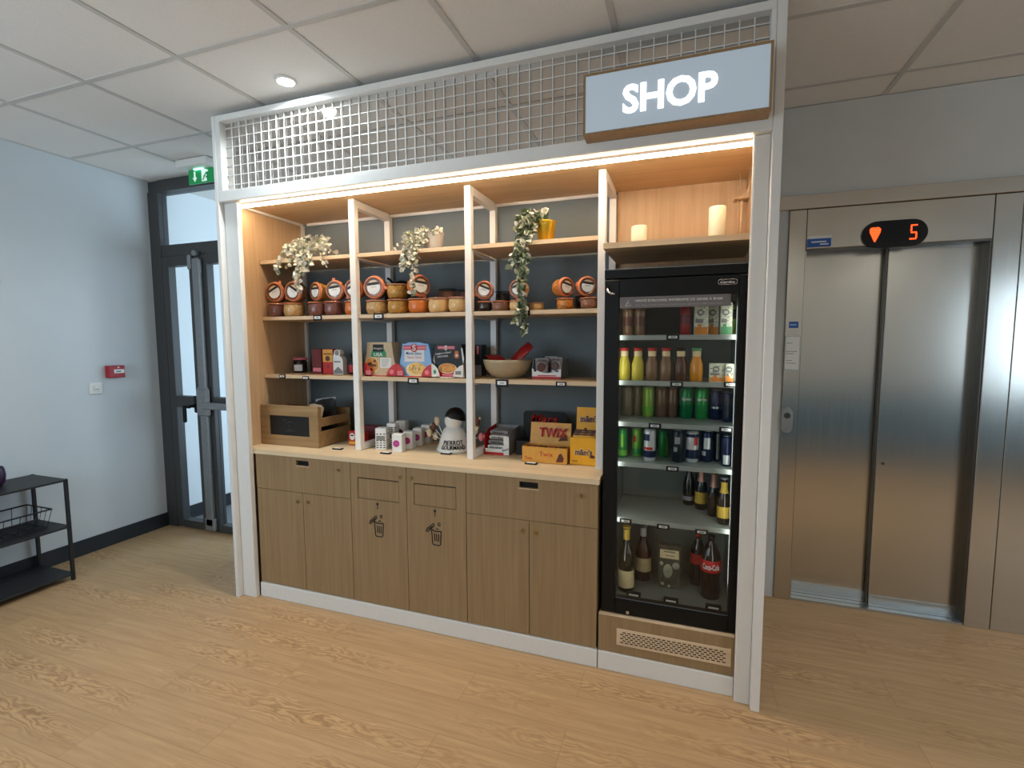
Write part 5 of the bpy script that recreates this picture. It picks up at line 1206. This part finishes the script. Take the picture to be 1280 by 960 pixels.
def bottle(label, x, y, z, prof, m, cap, label_zone=None, neck=None, group=None, txt=None, name='drink_bottle', lm='paper', cat='bottle'):
    t = thing(name, label, cat, (x, y, z), 0, group)
    b = B(); b.lathe(prof, m, 24); b.obj('body', t, False)
    r, zc = prof[-1]
    b = B(); b.lathe([(r+.0025, zc+.0002), (r+.003, zc+.002), (r+.003, zc+cap[1]), (r+.001, zc+cap[1]+.001)], cap[0], 20); b.obj('cap', t, False)
    def rad(zz):
        for (r0, a), (r1, c) in zip(prof, prof[1:]):
            if a <= zz <= c and c > a: return r0+(r1-r0)*(zz-a)/(c-a)
        return prof[-1][0]
    for zone, nm, mm in ((label_zone, 'label', lm), (neck, 'neck_label', neck[2] if neck and len(neck) > 2 else 'kraft')):
        if zone:
            b = B(); n = 5
            b.lathe([(rad(zone[0]+(zone[1]-zone[0])*k/n)+.0008, zone[0]+(zone[1]-zone[0])*k/n) for k in range(n+1)], mm, 24, cap=False); o = b.obj(nm, t, False)
            if nm == 'label' and txt:
                rr0 = rad((zone[0]+zone[1])/2); bb = B(); bb.text(txt, 'paper' if mm == 'red' else 'ink', Matrix(), w=rr0*1.7, h=(zone[1]-zone[0])*.5, depth=.001, bold=.02)
                for v in bb.bm.verts:
                    a = v.co.x/rr0; q = rr0+.0008+v.co.z; v.co = Vector((q*math.sin(a), -q*math.cos(a), (zone[0]+zone[1])/2+v.co.y))
                o2 = bb.obj('lettering', None); o2.parent = o
    return t
z1, z2 = 1.4823, 1.2843
jp = [(.020, 0), (.0265, .004), (.0275, .045), (.0265, .075), (.019, .098), (.0165, .108), (.0165, .132)]
JB = 'small juice bottles in the cooler'
for l, x, m, c in (('pale yellow juice bottle at the left end of its cooler shelf', 1.349, 'juice_yellow', 'red'), ('bright yellow juice bottle second from left', 1.409, 'juice_yellow', 'red'), ('brown juice bottle right of the yellow pair', 1.470, 'juice_brown', 'red'), ('brown juice bottle in the middle of its shelf', 1.529, 'juice_brown', 'red'), ('dark brown juice bottle with black cap', 1.590, 'juice_cola', 'black'), ('orange juice bottle with green cap', 1.654, 'juice_orange', 'cartongreen')):
    bottle(l, x, .19, z2, jp, m, (c, .012), None, (.1085, .131, 'plate'), JB)
def carton(label, x, y, z, w, d, h, low, cap=False, group='juice cartons in the cooler'):
    t = thing('juice_carton', label, 'carton', (x, y, z), 0, group)
    b = B(); b.box(-w/2, -d/2, 0, w/2, d/2, h, 'carton', .002); b.obj('box', t, False)
    b = B(); b.box(-w/2+.002, -d/2-.0006, .004, w/2-.002, -d/2, h*.26, low); b.ball((-.006, -d/2+.004, h*.30), .016, low, (1, .3, 1)); disc(b, -.004, -d/2, h*.70, .014, 'greyink', 1); b.box(-.01, -d/2-.0012, h*.66, .004, -d/2-.0008, h*.74, 'carton'); b.box(-w/2+.004, -d/2-.0006, h*.38, w/2-.02, -d/2, h*.5, 'greyink')
    for k in range(9): disc(b, random.uniform(-w*.42, w*.42), -d/2, random.uniform(h*.4, h*.95), .0028, 'ink', .7, .0005, 6)
    b.obj('print', t, False)
carton('tall orange juice carton, front one on the top cooler shelf', 1.668, .20, z1, .056, .05, .138, 'cartonorange'); carton('tall orange juice carton beside the front one, top cooler shelf', 1.717, .235, z1, .044, .05, .138, 'cartonorange'); carton('tall green juice carton on the top cooler shelf', 1.765, .185, z1, .045, .05, .135, 'cartongreen')
carton('small orange carton beside the orange juice bottle', 1.735, .19, z2, .060, .05, .080, 'cartonorange'); carton('small orange carton at the right end of the juice shelf', 1.783, .175, z2, .034, .05, .080, 'cartonorange')
tall = [(.018, 0), (.021, .004), (.021, .10), (.016, .118), (.012, .124)]
bottle('dark red bottle left of the orange cartons, top cooler shelf', 1.605, .20, z1, [(.018, 0), (.022, .004), (.022, .118), (.016, .132), (.013, .136)], 'redfoil', ('black', .010), (.05, .09), None, 'bottles on the top cooler shelf', lm='darkred')
bottle('green bottle with black label at the right end of the top shelf', 1.788, .25, z1, [(.018, 0), (.0205, .004), (.0205, .11), (.014, .128), (.011, .134)], 'can_yellowgreen', ('black', .010), (.07, .11), None, 'bottles on the top cooler shelf', lm='ink')
for x, l in ((1.360, 'brown iced coffee cup at the far left of the top cooler shelf'), (1.415, 'brown iced coffee cup beside the far left one')):
    t = thing('coffee_cup', l, 'cup', (x, .21, z1), 0, 'iced coffee cups')
    b = B(); b.lathe([(.021, 0), (.022, .003), (.026, .105), (.0265, .12)], 'juice_brown', 24); b.obj('cup', t, False)
    b = B(); b.lathe([(.0275, .1202), (.0275, .127), (.024, .131)], 'can_tan', 24); b.obj('lid', t, False)
    b = B(); b.lathe([(.0243, .045), (.0258, .085)], 'brown', 24, cap=False); b.obj('band', t, False)
# beers
z5 = .6623
bp = [(.024, 0), (.027, .004), (.027, .105), (.021, .130), (.013, .155), (.0125, .195), (.014, .198)]
BB = 'beer bottles in the cooler'
bottle('small dark beer bottle at the back left of the beer shelf', 1.640, .44, z5, bp, 'beer', ('black', .007), (.025, .045), None, BB, lm='greycard')
bottle('beer bottle with pink foil neck and gold label', 1.695, .39, z5, bp, 'beer', ('pinkfoil', .007), (.03, .085), (.135, .194, 'pinkfoil'), BB, lm='yellowlabel')
bottle('dark plain beer bottle in front of the pink-necked one', 1.748, .31, z5, [(r*1.05, z) for r, z in bp], 'beer', ('greymetal', .007), None, (.135, .194, 'pinkfoil'), BB)
bottle('beer bottle with gold neck and body labels at the right end', 1.782, .215, z5, bp, 'beer', ('greymetal', .007), (.03, .08), (.138, .185, 'yellowlabel'), BB, lm='yellowlabel')
# bottom
z6 = .2748
wp = [(.032, 0), (.037, .004), (.0375, .165), (.032, .195), (.018, .225), (.0145, .245), (.014, .30), (.0155, .305)]
bottle('dark wine bottle with gold capsule at the bottom left of the cooler', 1.366, .25, z6, wp, 'wine', ('yellowlabel', .006), (.022, .105), (.248, .300, 'yellowlabel'), 'wine bottles in the cooler', lm='plate')
bottle('rosé wine bottle with white label and silver neck', 1.432, .39, z6, [(.034, 0), (.040, .004), (.0405, .14), (.034, .17), (.017, .20), (.0145, .215), (.014, .265), (.0155, .268)], 'rose', ('alu', .005), (.050, .118), (.220, .263, 'paper'), 'wine bottles in the cooler', lm='plate')
cp = [(.038, 0), (.043, .006), (.044, .055), (.040, .085), (.044, .125), (.0455, .165), (.040, .205), (.024, .245), (.0135, .262), (.013, .278)]
bottle('large cola bottle with red label in the cooler bottom', 1.742, .31, z6, cp, 'cola', ('black', .014), (.13, .185), None, 'cola bottles in the cooler', 'Coca-Cola', lm='red')
bottle('second cola bottle standing behind the large red-labelled one', 1.690, .42, z6, [(r*.8, z*.86) for r, z in cp], 'cola', ('red', .012), (.11, .16), None, 'cola bottles in the cooler', lm='red')
t = thing('film_pack', 'clear film pack with white label between wine and cola bottles', 'snack pack', (1.560, .34, z6), 0)
b = B(); b.prism([(-.046, 0), (.046, 0), (.050, .10), (.048, .212), (-.048, .212), (-.050, .10)], -.016, .016, 'vac'); b.obj('film', t, False)
b = B(); b.box(-.044, -.0172, .148, .042, -.0162, .190, 'plate'); b.box(-.026, -.0178, .178, .026, -.0172, .184, 'greyink'); b.box(-.02, -.0178, .160, .024, -.0172, .164, 'greyink'); b.obj('label', t, False)
b = B(); b.ball((-.006, -.014, .085), .024, 'cheese', (.95, .4, 1.5)); b.ball((.030, -.014, .115), .018, 'cheese', (1, .4, 1)); b.ball((-.036, -.014, .12), .010, 'cheese', (1, .5, 1.2)); b.ball((-.03, -.014, .02), .009, 'cheese', (1, .5, 1)); b.ball((.0, -.014, .012), .008, 'cheese', (1, .5, 1)); b.obj('pieces', t, False)
# ================================================================== LIGHT, SKY, CAMERA
W = bpy.data.worlds.new('sky'); S.world = W; W.use_nodes = True
bg = W.node_tree.nodes['Background']; bg.inputs['Color'].default_value = lin(194, 214, 230); bg.inputs['Strength'].default_value = WORLD
def portal(name, loc, rot, sx, sy):
    l = bpy.data.lights.new(name, 'AREA'); l.shape = 'RECTANGLE'; l.size = sx; l.size_y = sy; l.cycles.is_portal = True
    o = bpy.data.objects.new(name, l); C.objects.link(o); o.location = loc; o.rotation_euler = rot
for x0, x1, z0, z1 in WIN: portal('window_daylight', ((x0+x1)/2, YB-.12, (z0+z1)/2), (PI/2, 0, 0), x1-x0, z1-z0)     # facing +y
portal('corridor_daylight', (-.42, 2.17, 1.475), (PI/2, 0, PI/2), 2.45, 2.05)                          # facing -x
def spot(name, loc, power, col, size=150, blend=.6, rad=.035):
    l = bpy.data.lights.new(name, 'SPOT'); l.energy = power; l.color = col; l.spot_size = Q(size); l.spot_blend = blend; l.shadow_soft_size = rad
    o = bpy.data.objects.new(name, l); C.objects.link(o); o.location = loc
    return o
spot('downlight_beam', (-.191, -.14, CZ-.012), P_DOWN, (.85, .95, 1), 165, .4, .03)
for x, y in ((.9, -2.45), (2.5, -2.45), (3.7, -2.45)):
    spot('room_fill', (x, y, CZ-.012), P_ROOM, (1, .9, .78), 150, .7, .06)  # added spots without fixtures, washing the unseen rear wall warm
def tube_light(name, loc, rot, sx, sy, power):
    l = bpy.data.lights.new(name, 'AREA'); l.shape = 'RECTANGLE'; l.size = sx; l.size_y = sy; l.energy = power; l.color = (.93, 1, .95)
    o = bpy.data.objects.new(name, l); C.objects.link(o); o.location = loc; o.rotation_euler = rot
tube_light('cooler_tube', (1.335, .125, 1.0), (PI/2, 0, Q(-38)), .02, 1.2, P_COOL); tube_light('cooler_tube', (1.797, .125, 1.0), (PI/2, 0, Q(38)), .02, 1.2, P_COOL)
spot('hall_fill', (3.6, -1.0, CZ-.012), P_HALL, (.95, .98, 1), 150, .7, .06)  # added spot without a fixture, brightens the lift side
cam = bpy.data.cameras.new('camera'); co = bpy.data.objects.new('camera', cam); C.objects.link(co)
cam.sensor_width = 36; cam.sensor_fit = 'HORIZONTAL'; cam.lens = 616.1/1280*36; cam.clip_start = .02
yaw, pitch, roll = -.3389, -.0843, -.0036
fw = Vector((math.sin(yaw)*math.cos(pitch), math.cos(yaw)*math.cos(pitch), math.sin(pitch)))
rt = Vector((math.cos(yaw), -math.sin(yaw), 0)); up = rt.cross(fw)
r2 = rt*math.cos(roll)+up*math.sin(roll); u2 = -rt*math.sin(roll)+up*math.cos(roll)
mm = Matrix((r2, u2, -fw)).transposed().to_4x4(); mm.translation = Vector((1.6099, -2.0735, 1.4559))
co.matrix_world = mm
S.camera = co
S.view_settings.view_transform = 'Standard'; S.view_settings.look = 'None'; S.view_settings.gamma = 1; S.view_settings.use_curve_mapping = False
S.view_settings.exposure = EXPO
S.cycles.transparent_max_bounces = 16
S.cycles.sample_clamp_indirect = 6
